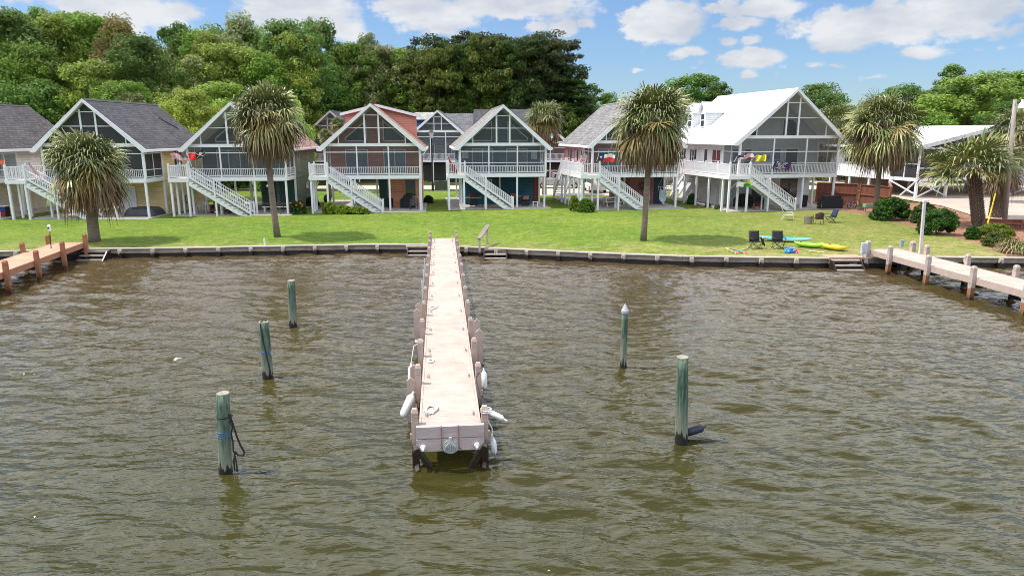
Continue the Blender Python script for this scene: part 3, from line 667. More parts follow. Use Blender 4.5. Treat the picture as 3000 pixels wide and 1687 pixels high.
window(H6, (-4.75, 6.0, 4.1), .7, 2.0, (-1, 0, 0), name='side_door', cross=False)
window(H6, (-4.75, 4.0, 4.1), 1.6, 2.0, (-1, 0, 0), pane=mat('maroon_curtain', (.16, .04, .04), .7), name='side_window', bars=2)
window(H6, (2.4, 3.4, 1.35), 1.9, 2.3, (0, -1, 0), name='sliding_door', cross=False)
window(H6, (-4.2, 6.0, 1.5), .8, 1.4, (-1, 0, 0), bars=2)
for yd in (8.3, 11.0):
    dw = 1.15; x0 = -4.1; zt = 8.55; sl = q6['sl']; zr = q6['zr']; xr = lambda z: -(zr - z) / sl
    d = MB(); pr = [(x0, yd - dw / 2), (x0, yd + dw / 2)]
    xe = xr(zt); 
    d.hexa([(x0, yd - dw / 2, zr + sl * x0 - .2), (xe + .6, yd - dw / 2, zr + sl * x0 - .2), (xe + .6, yd + dw / 2, zr + sl * x0 - .2), (x0, yd + dw / 2, zr + sl * x0 - .2), (x0, yd - dw / 2, zt), (xe + .1, yd - dw / 2, zt), (xe + .1, yd + dw / 2, zt), (x0, yd + dw / 2, zt)])
    d.prism([(x0, yd - dw / 2, zt), (x0, yd + dw / 2, zt), (x0, yd, zt + .75)], (.1, 0, 0))
    do = d.build('dormer', WSD, q6['ro'])
    d = MB()
    for s in (-1, 1):
        xb = xr(zt + .85) ; 
        d.hexa([(x0 - .25, yd + s * .75, zt - .12), (xr(zt - .05) , yd + s * .75, zt - .12), (xb, yd, zt + .82), (x0 - .25, yd, zt + .82), (x0 - .25, yd + s * .75, zt - .02), (xr(zt - .05), yd + s * .75, zt - .02), (xb, yd, zt + .92), (x0 - .25, yd, zt + .92)])
    d.build('dormer_roof', WMET, q6['ro'])
    f = MB(); 
    window(q6['ro'], (x0, yd, 7.75), .6, 1.15, (-1, 0, 0), bars=2) if False else None
    f.bx(x0 - .05, x0, yd - .38, yd + .38, 7.1, 8.4); f.build('dormer_window', WH, q6['ro'])
    p_ = MB()
    for zz in (7.2, 7.82):
        for k in (0, 1): p_.bx(x0 - .06, x0 - .052, yd - .3 + k * .31, yd - .01 + k * .31, zz, zz + .52)
    p_.build('dormer_pane', GLASS, q6['ro'])

# ---------------------------------------------------------------- long low house at the right
PH = (41.6, 70.8)
H7 = thing('long_house', 'long low white house on braced stilts with flat-pitched white metal roof, behind the brown fence', 'house', (PH[0], PH[1], GZ + .1), R(15))
t7 = MB(); Wd, Ld = 18.0, 13.0; zf7, zw7, zr7 = 1.95, 5.15, 7.15
for s, xa, xb in ((0, -.9, 9.0), (1, 9.0, 18.9)):
    za, zb = (zw7 - .05, zr7) if s == 0 else (zr7, zw7 - .05)
    t7.hexa([(xa, -.7, za), (xb, -.7, zb), (xb, Ld + .4, zb), (xa, Ld + .4, za), (xa, -.7, za + .12), (xb, -.7, zb + .12), (xb, Ld + .4, zb + .12), (xa, Ld + .4, za + .12)])
t7.build('roof', mat('white_metal_roof_low', (.8, .8, .82), .45, .03, 1, fn=ribs(1, .8), spec=.4), H7)
e = MB()
for xa, xb, za, zb in ((-.92, 9.0, zw7 - .05, zr7), (9.0, 18.92, zr7, zw7 - .05)): e.hexa([(xa, -.76, za - .28), (xb, -.76, zb - .28), (xb, -.71, zb - .28), (xa, -.71, za - .28), (xa, -.76, za + .14), (xb, -.76, zb + .14), (xb, -.71, zb + .14), (xa, -.71, za + .14)])
e.bx(-1.02, -.91, -.7, Ld + .4, zw7 - .22, zw7 + .05); e.build('gable_trim', WHD, H7)
w = MB(); w.bx(0, .12, 3.6, Ld, zf7, zw7 + .1); w.bx(0, 18, Ld - .12, Ld, zf7, zw7 + .1); w.prism([(.12, 3.6, zf7), (17.9, 3.6, zf7), (17.9, 3.6, zw7), (9, 3.6, zr7 - .1), (.12, 3.6, zw7)], (0, .12, 0)); w.build('wall', WSD, H7)
w = MB(); w.bx(-.02, 18, -.05, 3.6, zf7 - .35, zf7); w.bx(-.05, 0, 3.6, Ld, zf7 - .35, zf7); w.build('floor_beam', WH, H7)
w = MB()
for x in (0, 2.9, 5.8, 8.7, 11.6, 14.5, 17.9): w.bx(x - .09, x + .09, -.04, .12, zf7, zw7 + .02 + (.0 if x in (0, 17.9) else (min(x, 18 - x)) * .2))
w.bx(.09, 17.8, -.03, .06, zw7 - .3, zw7 - .12); w.bx(.09, 17.8, -.03, .06, zf7 + .95, zf7 + 1.05); w.bx(-.05, .05, 1.7, 1.8, zf7, zw7); w.bx(-.05, .05, .12, 3.6, zf7 + .95 + .4, zf7 + 1.45); w.build('porch_frame', WH, H7)
w = MB(); w.face([(0, .01, zf7), (18, .01, zf7), (18, .01, zw7), (9, .01, zr7 - .1), (0, .01, zw7)]); w.face([(.02, 0, zf7), (.02, 3.6, zf7), (.02, 3.6, zw7), (.02, 0, zw7)]); w.build('screen', SCRD, H7)
for y in (6.2, 9.9):
    for k in (-.42, .42): window(H7, (0, y + k, 3.9), .72, 1.3, (-1, 0, 0), bars=2)
for x, y in [(0.1, .1), (3.9, .1), (8, .1), (12.5, .1), (17.8, .1), (.1, 3.6), (.1, 6.6), (.1, 9.6), (.1, 12.8), (4, 5), (8, 5), (12, 5)]: poststick(H7, x, y, -.1, zf7 - .36, .24 if y < 1 else .2)
for (xa, xb) in ((.2, 3.8), (8.1, 12.4), (12.6, 17.7)):
    b_ = MB(); b_.beam((xa, -.02, .05), (xb, -.02, zf7 - .4), .08, .2, up=(0, 1, 0)); b_.beam((xa, -.12, zf7 - .4), (xb, -.12, .05), .08, .2, up=(0, 1, 0)); b_.build('brace', WH, H7)
b_ = MB(); b_.beam((-.02, .2, zf7 - .4), (-.02, 1.9, .05), .08, .2, up=(1, 0, 0)); b_.beam((-.1, .2, .4), (-.1, 3.5, zf7 - .4), .08, .2, up=(1, 0, 0)); b_.build('brace', WH, H7)
MB().bx(1.5, 8, 7.5, 12, -.1, 1.6).build('storage_or_shade_block', mat('tan_board', (.33, .22, .17), .8), H7)
# neighbour beyond it with a grey roof, at the right edge
H8 = thing('far_house', 'low house with grey shingle roof and white outside stairs, behind the utility pole', 'house', (58, 74, GZ), R(12))
roof_parts(H8, 5.5, 7.4, 5.0, 0, 10, roofm('weathered_grey_shingles', (.3, .28, .27)))
w = MB(); w.bx(-4.9, 4.9, .6, 9.8, 2.3, 5.2); w.build('wall', WSD, H8)
for x in (-4.8, -1.6, 1.6, 4.8): poststick(H8, x, .8, 0, 2.3, .2)
s_ = MB()
for i in range(11): s_.bx(-3.9, -2.5, -2.6 + i * .3, -2.3 + i * .3, .2 + i * .2, .25 + i * .2)
s_.beam((-3.95, -2.6, .1), (-3.95, .7, 2.3), .06, .3); s_.beam((-2.45, -2.6, .1), (-2.45, .7, 2.3), .06, .3); s_.beam((-3.95, -2.6, 1.0), (-3.95, .7, 3.2), .06, .07); s_.build('staircase', WH, H8)

# ---------------------------------------------------------------- the second row across the road
def back_house(px, Y, label, wallc, roofm_, wing=(), dorm=None, gw=3.6, zr=9.0, openb=True, wallg=None, trim=WH, scr=None):
    X = PY(px, 400, Y).x
    H = thing('gabled_house', label, 'house', (X, Y, GZ), 0); ze = zr - gw * .82; zf = 3.0
    ro = roof_parts(H, gw, zr, ze, -.3, 6.0, roofm_, trim=trim)
    W = gw - .45; sl = .82; zw = zr - sl * W - .25
    w = MB(); w.bx(-W, W, 2.2, 6, zf - .3, zw); w.prism([(-W, 2.2, zw), (W, 2.2, zw), (0, 2.2, zr - .3)], (0, 3.8, 0)); w.bx(-W, -W + .1, 0, 2.2, zf - .3, zf)
    w.build('wall', wallc, H)
    f = MB()
    for x in (-W, -W / 3, W / 3, W): f.bx(x - .06, x + .06, -.03, .07, zf, zw)
    f.bx(-W, W, -.05, .06, zw - .1, zw + .2); f.bx(-W, W, -.05, .06, zf - .3, zf); f.bx(-W, W, -.02, .05, zw - .7, zw - .63); f.bx(-.55, -.45, -.02, .05, zw, zr - .7); f.bx(.45, .55, -.02, .05, zw, zr - .7); f.bx(-W * .62, W * .62, -.02, .05, zw + 1.05, zw + 1.12); f.bx(-1.0, 1.0, -.02, .05, zw + 2.1 - .2, zw + 1.97)
    f.build('porch_frame', trim, H)
    s = MB(); s.face([(-W, .03, zf), (W, .03, zf), (W, .03, zw), (0, .03, zr - .3), (-W, .03, zw)]); s.build('screen', scr or SCR, H)
    b = MB(); bal(b, (-W, 0, zf), (W, 0, zf), .85, sp=.16); b.build('porch_railing', trim, H)
    for x in (-1.2, 1.2): window(H, (x, 2.2, zf + 1.05), .9, 2.0, (0, -1, 0), trim, GLASSL, name='porch_door', cross=False)
    for x in (-W, -W / 3 + .3, W / 3, W): poststick(H, x, .1, 0, zf - .3, .14)
    if wing:
        x0, x1, rm, wc, zt = wing; yr = 8.5
        m = MB()
        for s in (-1, 1):
            top = [(x0, yr, zt), (x1, yr, zt), (x1, yr + s * 4.2, zt - 3.2), (x0, yr + s * 4.2, zt - 3.2)]
            m.face(top if s < 0 else top[::-1], 0); m.face([(a, b_, c - .15) for a, b_, c in (top[::-1] if s < 0 else top)], 1)
        m.face([(x0, yr - 4.2, zt - 3.35), (x1, yr - 4.2, zt - 3.35), (x1, yr - 4.2, zt - 3.2), (x0, yr - 4.2, zt - 3.2)], 1)
        m.build('wing_roof', [rm, WH], H)
        m = MB(); m.bx(x0 + .3, x1 - .3, yr - 3.7, yr + 3.7, zf - .2, zt - 3.1); m.prism([(x0 + .3, yr - 3.7, zt - 3.1), (x0 + .3, yr + 3.7, zt - 3.1), (x0 + .3, yr, zt - .4)], (x1 - x0 - .6, 0, 0)); m.build('wing_wall', wc, H)
        for x in (x0 + .5, x1 - .5): poststick(H, x, yr - 3.5, 0, zf - .2, .2)
    if dorm:
        x0, x1, z0, z1, dm, drm = dorm
        m = MB(); m.bx(x0, x1, 4.6, 8.4, z0, z1); m.build('dormer', dm, H)
        m = MB(); m.hexa([(x0 - .3, 4.1, z1), (x1 + .3, 4.1, z1), (x1 + .3, 8.4, z1 + 1.1), (x0 - .3, 8.4, z1 + 1.1), (x0 - .3, 4.1, z1 + .12), (x1 + .3, 4.1, z1 + .12), (x1 + .3, 8.4, z1 + 1.22), (x0 - .3, 8.4, z1 + 1.22)]); m.build('dormer_roof', drm, H)
    MB().bx(-W + .4, W - .6, 3.0, 6, 0, zf - .31).build('storage_or_shade_block', wallg or mat('dark_carport_shade', (.05, .05, .05), .9), H)  # near-black block: shade of the open carport put into the colour
    return H
GRX = roofm('grey_shingles_', (.2, .2, .205), 'X'); GRY = roofm('grey_shingles_', (.2, .2, .205), 'Y')
LPK = sid('pale_pink_siding', (.72, .46, .44))
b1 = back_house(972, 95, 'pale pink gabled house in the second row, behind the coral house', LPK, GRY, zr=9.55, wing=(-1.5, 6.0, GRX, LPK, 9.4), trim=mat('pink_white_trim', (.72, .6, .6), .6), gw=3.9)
GSD = sid('grey_siding', (.28, .29, .32)); BSD = sid('bright_blue_siding', (.06, .16, .36))
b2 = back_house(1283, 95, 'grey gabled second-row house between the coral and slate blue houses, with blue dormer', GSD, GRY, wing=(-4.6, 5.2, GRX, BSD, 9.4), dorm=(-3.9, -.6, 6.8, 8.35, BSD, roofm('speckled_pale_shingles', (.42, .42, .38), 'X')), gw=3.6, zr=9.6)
RSD = sid('dusty_red_siding', (.42, .14, .12))
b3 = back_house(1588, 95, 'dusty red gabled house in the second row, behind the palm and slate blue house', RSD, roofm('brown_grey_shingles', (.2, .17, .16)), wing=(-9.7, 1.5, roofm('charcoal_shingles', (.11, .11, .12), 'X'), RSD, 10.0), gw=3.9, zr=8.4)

# ================================================================ plants
def leafmat(name, var=0.25, trans=0.42):
    """foliage: colour comes from the object's own colour, varied by noise"""
    m = bpy.data.materials.new(name); m.use_nodes = True; t = m.node_tree; b = t.nodes['Principled BSDF']; MATS[name] = m
    oi = t.nodes.new('ShaderNodeObjectInfo'); g = t.nodes.new('ShaderNodeNewGeometry'); tco = t.nodes.new('ShaderNodeTexCoord')
    n = nnoise(t, tco.outputs['Object'], 0.55, 3, 0.6)
    k = nmath(t, 'MULTIPLY', nrange(t, n, 0.3, 0.7, 0.7, 1.35), nrange(t, g.outputs['Random Per Island'], 0, 1, 1 - var * 1.6, 1 + var * 1.6))
    v = t.nodes.new('ShaderNodeVectorMath'); v.operation = 'SCALE'; t.links.new(oi.outputs['Color'], v.inputs[0]); t.links.new(k, v.inputs['Scale'])
    hue = nmix(t, nrange(t, n, 0.45, 0.75, 0, 0.35), v.outputs[0], (1.25, 1.1, 0.6), 'MULTIPLY')
    t.links.new(hue, b.inputs['Base Color']); b.inputs['Roughness'].default_value = 0.55; b.inputs['Specular IOR Level'].default_value = 0.3
    tr = t.nodes.new('ShaderNodeBsdfTranslucent'); t.links.new(hue, tr.inputs[0]); ms = t.nodes.new('ShaderNodeMixShader'); ms.inputs[0].default_value = trans
    o = t.nodes['Material Output']; t.links.new(b.outputs[0], ms.inputs[1]); t.links.new(tr.outputs[0], ms.inputs[2]); t.links.new(ms.outputs[0], o.inputs[0])
    return m
LEAF = leafmat('tree_leaves'); BARK = mat('grey_brown_bark', (.13, .10, .08), .95, .35, 3, .6, 12, stretch=(3, 3, .6)); PBARK = mat('pine_bark', (.10, .065, .05), .95, .3, 3, .6, 10, stretch=(3, 3, .6))
def leaves(rs, C, Rad, n, size, out=0.75, flat=1.0, up=0.0, asp=0.55):
    """C centres, Rad radii (k,3): n leaf clusters on each blob"""
    k = len(C); d = rs.normal(size=(k, n, 3)); d /= np.linalg.norm(d, axis=2, keepdims=True)
    r = 1 - rs.rand(k, n, 1)**2 * 0.55
    p = C[:, None, :] + d * r * Rad[:, None, :]
    nrm = d * out + rs.normal(size=d.shape) * 0.42; nrm[..., 2] += up; nrm /= np.linalg.norm(nrm, axis=2, keepdims=True)
    a = np.cross(nrm, rs.normal(size=d.shape)); a /= np.linalg.norm(a, axis=2, keepdims=True); b = np.cross(nrm, a)
    s = size * (0.6 + 0.8 * rs.rand(k, n, 1)); p = p.reshape(-1, 3); a = (a * s).reshape(-1, 3); b = (b * s * asp).reshape(-1, 3); nn = (nrm * s * .18).reshape(-1, 3)
    j = 0.15 * (rs.rand(len(p), 1) - .5)
    V = np.stack([p - a, p + b + a * j + nn, p + a, p - b + a * j - nn], 1).reshape(-1, 3)
    return V, np.arange(len(V)).reshape(-1, 4)
S_ = {}
def crown_mesh(name, seed, kind):
    rs = np.random.RandomState(seed); C = []; Rd = []
    # unit: crown fits in radius 1 horizontally, height 0..1 scaled later (z 0..1)
    if kind == 'broad':
        nb = 170
        for i in range(nb):
            th = rs.rand() * 6.283; z = rs.rand()**.8; prof = math.sqrt(max(0, 1 - (abs(z - .48) / .56)**2.3)); r = prof * (0.3 + .68 * rs.rand()) * (1 + .2 * math.sin(th * 3 + seed + z * 5))
            C.append((r * math.cos(th), r * math.sin(th), z * .95)); q = .15 + .15 * rs.rand(); Rd.append((q, q, q * .62))
        n, s = 150, .032
    elif kind == 'fine':
        nb = 190
        for i in range(nb):
            th = rs.rand() * 6.283; z = rs.rand(); prof = max(0.05, 1 - abs(z - .4) / .62) ** .6; r = prof * (0.4 + .62 * rs.rand())
            C.append((r * math.cos(th), r * math.sin(th), z)); q = .10 + .12 * rs.rand(); Rd.append((q, q, q * .8))
        n, s = 100, .029
    elif kind == 'pine':
        nb = 110
        for i in range(nb):
            th = rs.rand() * 6.283; z = rs.rand()**.75; prof = math.sqrt(max(0, 1 - (abs(z - .6) / .55)**2)); r = prof * (0.25 + .75 * rs.rand())
            C.append((r * math.cos(th), r * math.sin(th), z * .97)); q = .16 + .14 * rs.rand(); Rd.append((q, q, q * .38))
        n, s = 130, .034
    else:  # bushy to the ground
        nb = 90
        for i in range(nb):
            th = rs.rand() * 6.283; z = rs.rand(); prof = math.sqrt(max(0, 1 - z**2.6)); r = prof * (.6 + .38 * rs.rand())
            C.append((r * math.cos(th), r * math.sin(th), z * .95)); q = .17 + .12 * rs.rand(); Rd.append((q, q, q * .55))
        n, s = 160, .036
    HH = {'broad': 2.9, 'fine': 3.1, 'pine': 2.4, 'bushy': 2.1}[kind]; C = [(a, b, c * HH) for a, b, c in C]; S_[kind] = HH
    V, F = leaves(rs, np.array(C), np.array(Rd), n, s, up=.55)
    return npmesh(name, V, F, LEAF), C
def trunk_mesh(name, C, z0, lean, m, rs):
    """trunk from -1 (ground) to crown; unit radius; limbs towards blobs"""
    b = MB(); HH = max(c[2] for c in C); b.tube([(0, 0, -3.2 if z0 else -1.0), (.02, 0, -.4), (lean * .5, .02, .4 * HH), (lean, 0, .85 * HH)], [.07, .055, .035, .008], 7)
    for i in range(14):
        c = Vector(C[rs.randint(len(C))]); s0 = Vector((lean * c.z * .6, 0, max(-.1, c.z - .6))); b.tube([s0, (s0 + c) / 2 + Vector((0, 0, .04)), c], [.016, .010, .003], 5, caps=False)
    me = b.build('tmp', m).data; me.name = name; return me
CM = {}
for kind, k_ in (('broad', 4), ('fine', 3), ('pine', 3), ('bushy', 3)):
    for i in range(k_):
        me, C = crown_mesh(f'{kind}_crown', 11 + i * 7 + len(kind), kind); CM[(kind, i)] = (me, trunk_mesh(f'{kind}_trunk', C, kind == 'pine', .05 * (i - 1), PBARK if kind == 'pine' else BARK, np.random.RandomState(i)))
for o in [o for o in bpy.data.objects if o.name.startswith('tmp')]: bpy.data.objects.remove(o)
COLS = dict(dark=(.062, .115, .020), mid=(.105, .175, .024), green=(.09, .155, .032), bright=(.15, .215, .038), pale=(.175, .215, .075), olive=(.145, .18, .032), brown=(.165, .15, .05), pine=(.070, .088, .030), lime=(.19, .255, .04), grey=(.17, .205, .09))
tn = [0]
def tree(px, pyt, Y, w, kind, colr, label, base=.3, group='trees of the wood behind the houses', hue=0):
    """px,pyt: where its top stands; w crown width in metres; base: share of height below crown"""
    if 875 < px < 1770: Y = max(Y, 110 + (Y - 92) * .3)
    top = PY(px, pyt, Y); h = top.z - GZ; tn[0] += 1; i = tn[0]
    nm = {'pine': 'pine_tree', 'bushy': 'bushy_tree'}.get(kind, 'leafy_tree')
    T_ = thing(nm, label, 'tree', (top.x, Y, GZ - .05), rnd.uniform(0, 6.28), group)
    var = i % {'broad': 4, 'fine': 3, 'pine': 3, 'bushy': 3}[kind]; cm, tm = CM[(kind, var)]
    c = bpy.data.objects.new('crown', cm); col.objects.link(c); c.parent = T_
    b0 = base * h; c.location = (0, 0, b0); c.scale = (w / 2, w / 2, (h - b0) / S_[kind])
    lm = rnd.uniform(1.5, 2.0) * (1.12 if px < 1000 else .95) * (.62 if kind == 'pine' else 1); q = [v_ * lm * rnd.uniform(.93, 1.07) for v_ in COLS[colr]]; c.color = (*q, 1)
    t = bpy.data.objects.new('trunk', tm); col.objects.link(t); t.parent = T_
    t.location = (0, 0, b0); t.scale = (w / 2, w / 2, (h - b0) / S_[kind])
    return T_
TR = [
 (15,15,84,11,'broad','green','mid-green leafy tree at the very left edge, taller than the roofs'),
 (85,120,80,9,'broad','mid','rounded mid-green tree above the left end of the off-white house'),
 (150,45,88,10,'fine','olive','olive-brown feathery tree rising behind the off-white house'),
 (235,28,92,12,'broad','mid','tall full tree whose top stands above the yellow house roof peak'),
 (335,45,86,9,'fine','brown','reddish tinged spring tree right of the tallest left tree'),
 (395,95,82,9,'broad','dark','dark leafy tree with drooping side boughs, left of the sky notch'),
 (270,170,78,8,'broad','bright','bright green vine-covered tree over the yellow house peak'),
 (360,230,74,7,'broad','mid','lower mid-green tree just behind the slate roof ridge'),
 (120,230,76,9,'bushy','dark','dark bushy tree filling behind the off-white roof'),
 (30,240,72,8,'bushy','dark','dark low tree at left edge behind the off-white roof'),
 (455,150,96,9,'fine','pale','pale green loose tree below the sky notch'),
 (520,62,100,10,'broad','dark','dark flat-topped tree right of the sky notch'),
 (600,72,102,11,'broad','mid','broad tree left of the wispy-topped one'),
 (705,42,104,11,'fine','grey','tall wispy grey-green tree with bare twig tips'),
 (660,120,92,10,'broad','olive','olive mass of leaves beside the wispy tree'),
 (560,170,88,9,'fine','pale','pale willow-like tree over the gap between yellow and green houses'),
 (470,270,78,7,'bushy','olive','olive bush-like tree behind the right end of the slate roof'),
 (545,255,69,6.4,'broad','lime','brilliant lime-green small tree between the yellow and green houses'),
 (640,235,84,8,'broad','bright','bright green tree behind the peak of the green house'),
 (770,150,92,9,'broad','mid','mid-green tree above the tallest lawn palm'),
 (850,52,98,12,'broad','green','great round deep green tree, the highest right of the wispy one'),
 (925,50,104,10,'broad','green','deep green shoulder tree leaning right of the great round one'),
 (935,170,90,11,'broad','dark','very dark dense tree left of the pink second-row house'),
 (850,275,82,5,'bushy','lime','yellow-green shrubby tree behind the tall palm crown'),
 (790,300,80,5.5,'bushy','bright','bright low tree hidden between the tall palm and green house'),
 (1010,125,112,9,'pine','pine','thin dark pine peeping over the wood between round tree and pale birch'),
 (1075,100,106,9,'fine','grey','pale wispy birch-like tree above the coral house'),
 (1015,200,98,8,'fine','pale','pale slender tree behind the pink second-row roof'),
 (1140,140,110,9,'fine','brown','brownish thin-leaved tree between the birch and pines'),
 (1190,135,108,10,'broad','olive','olive rounded tree left of the pine stand'),
 (1265,105,112,10,'pine','pine','first tall pine of the stand, left end'),
 (1320,120,108,9,'pine','pine','second pine of the stand, a little lower'),
 (1405,92,112,11,'pine','pine','broad dark pine near the middle of the stand'),
 (1480,105,110,10,'pine','pine','pine over the slate blue house peak'),
 (1560,90,112,12,'pine','pine','tallest widest pine of the stand'),
 (1625,110,108,10,'pine','pine','dark pine at the right shoulder of the stand'),
 (1655,190,106,8,'pine','dark','lower drooping pine at the right end of the stand'),
 (1110,240,104,8,'broad','dark','dark undergrowth tree behind the coral dormer'),
 (1225,235,104,8,'broad','mid','leafy tree under the first pine above the grey second-row house'),
 (1385,225,105,9,'broad','bright','bright green tree glowing below the pine stand'),
 (1480,215,104,8,'broad','mid','mid-green tree under the pines above the slate blue house'),
 (1545,240,103,8,'broad','dark','dark tree under the tallest pine'),
 (1700,245,100,8,'pine','dark','dark conifer left of the pink house roof'),
 (1650,300,92,7,'bushy','olive','olive bushy tree behind the small palm'),
 (1725,275,98,6,'fine','grey','grey-green thin tree at the left end of the open sky'),
 (1785,268,130,6,'broad','mid','small round far-off tree above the pink house ridge'),
 (2040,212,108,11,'broad','green','mid-green tree behind the lawn palm and white dormers'),
 (2105,240,104,8,'fine','dark','dark thin tree joined right of the mid-green one behind the dormers'),
 (1975,262,96,8,'broad','brown','brownish tree behind the fourth palm crown'),
 (2410,240,112,10,'broad','green','lone airy green tree right of the white gable'),
 (2480,305,98,10,'bushy','olive','olive-brown thicket behind the white gable, right side'),
 (2560,290,100,9,'bushy','brown','russet thicket left of the palm behind the fence'),
 (2640,245,110,10,'broad','green','green tree behind the top of the palm by the fence'),
 (2700,262,108,8,'broad','mid','darker tree right of the palm by the fence'),
 (2790,196,116,11,'fine','green','airy tree poking up above the bright right-hand tree'),
 (2850,215,100,14,'broad','bright','big bright green tree behind the low white roof'),
 (2945,205,108,13,'broad','bright','bright green tree top at the upper right edge'),
 (2740,330,96,9,'bushy','mid','mid-green bushes behind the ridge of the low white roof'),
 (2990,290,92,9,'broad','green','green tree behind the lamp at the right edge'),
]
for r_ in TR: tree(*r_, base={'pine': .42, 'bushy': 0.0, 'fine': .16, 'broad': .14}[r_[4]])
# dense filler behind (reads as one wood)
FILL = 'dark crowded tree filling the back of the wood, little seen between the front ones'
for px in range(-330, 1720, 88):
    u = rnd.uniform(-20, 20); top = np.interp(px, [-350, 0, 400, 450, 1000, 1150, 1600, 1720], [60, 60, 150, 190, 150, 160, 150, 300]) + rnd.uniform(0, 40)
    tree(px + u, top, rnd.uniform(112, 122), rnd.uniform(10, 13), 'broad', rnd.choice(['dark', 'mid', 'dark']), FILL, base=.05, group='filler trees at the back of the wood')
SKY_ = ([-350, 0, 100, 200, 330, 400, 450, 520, 600, 700, 780, 850, 930, 985, 1075, 1150, 1265, 1405, 1560, 1620, 1680], [40, 20, 25, 12, 45, 100, 128, 85, 70, 45, 70, 50, 60, 122, 100, 135, 105, 92, 90, 120, 190])
for k_, px in enumerate(range(-320, 1640, 62)):
    u = px + rnd.uniform(-14, 14); kd = rnd.choice(['broad', 'fine', 'fine', 'broad']) if px < 1180 else 'pine'
    tree(u, np.interp(u, *SKY_) + rnd.uniform(4, 42), rnd.uniform(94, 106), rnd.uniform(7, 9.5), kd, rnd.choice(['mid', 'green', 'pale', 'mid', 'green', 'olive', 'bright'] if px < 1180 else ['pine', 'olive', 'dark']), 'tree in the skyline rank of the wood, crowns merging with its neighbours', base=.2, group='skyline rank of the wood')
for px in range(-300, 1720, 95):
    lowt = np.interp(px, [-300, 500, 900, 1720], [300, 310, 330, 340]) + rnd.uniform(-25, 25)
    tree(px, lowt, np.interp(px, [-300, 700, 1000, 1720], [78, 86, 108, 108]), rnd.uniform(7.5, 9), 'bushy', rnd.choice(['dark', 'dark', 'mid', 'olive']), 'low dark undergrowth tree at the foot of the wood', base=0, group='undergrowth at the foot of the wood')
for px in range(1800, 3300, 130):
    tree(px, rnd.uniform(318, 345), rnd.uniform(112, 124), 11, 'bushy', rnd.choice(['mid', 'olive', 'green']), 'low far hedge-like tree on the skyline right of the pink house', base=0, group='low skyline trees at the right')

# ---------------------------------------------------------------- palms
FG = [mat('palm_frond_green', (.145, .18, .05), .45, .3, 1.5, spec=.5), mat('palm_frond_yellow', (.34, .33, .12), .5, .3, 1.5, spec=.5), mat('palm_frond_brown', (.21, .14, .075), .75, .3, 1.5), mat('palm_frond_olive', (.18, .20, .065), .45, .3, 1.5, spec=.5)]
FG.append(mat('palm_frond_ochre', (.24, .175, .045), .6, .3, 1.5))
PTR = mat('palm_trunk_bark', (.20, .155, .12), .95, .25, 3, .8, 9, stretch=(1, 1, 4)); BOOT = mat('palm_boots', (.17, .12, .09), .95, .3, 6)
def fan(mb, rs, o, d, pl, rad, nseg, droop, mi, curl=0.0, wide=2.2, sag=.15):
    d = Vector(d).normalized(); up = Vector((0, 0, 1)); s = d.cross(up)
    if s.length < .05: s = Vector((rs.normal(), rs.normal(), 0))
    s.normalize(); o = Vector(o); tw = rs.normal() * .35; h = o + d * pl + Vector((0, 0, -sag * pl * pl)); u = (d + Vector((0, 0, -sag * pl))).normalized(); n = s.cross(u)
    s, n = s * math.cos(tw) + n * math.sin(tw), n * math.cos(tw) - s * math.sin(tw)
    mb.beam(o, h, .03, .018, mi)
    for i in range(nseg):
        t = (i + rs.rand() * .6) / nseg - .5; a = t * 2 * wide; L = rad * (.74 + .3 * math.cos(a * .7)) * (.75 + .45 * rs.rand())
        dr = (u * math.cos(a) + s * math.sin(a) + n * (.22 * math.cos(2.7 * i) + curl)).normalized(); w = (dr.cross(n)).normalized() * (L * .026 + .010)
        m1 = h + dr * L * .5 + Vector((0, 0, -droop * L * .10)); m2 = h + dr * L * .78 + Vector((0, 0, -droop * L * .38)); e = h + dr * L * .92 + Vector((0, 0, -droop * L * (.7 + .5 * rs.rand())))
        i0 = len(mb.v); mb.v += [tuple(h - w * .3), tuple(h + w * .3), tuple(m1 + w), tuple(m1 - w), tuple(m2 + w * .7), tuple(m2 - w * .7), tuple(e)]
        r = rs.rand(); q = mi if (r > .25 or mi == 2) else (1 if r > .14 else 0)
        mb.f += [(i0, i0 + 1, i0 + 2, i0 + 3), (i0 + 3, i0 + 2, i0 + 4, i0 + 5), (i0 + 5, i0 + 4, i0 + 6)]; mb.m += [q, q, q]
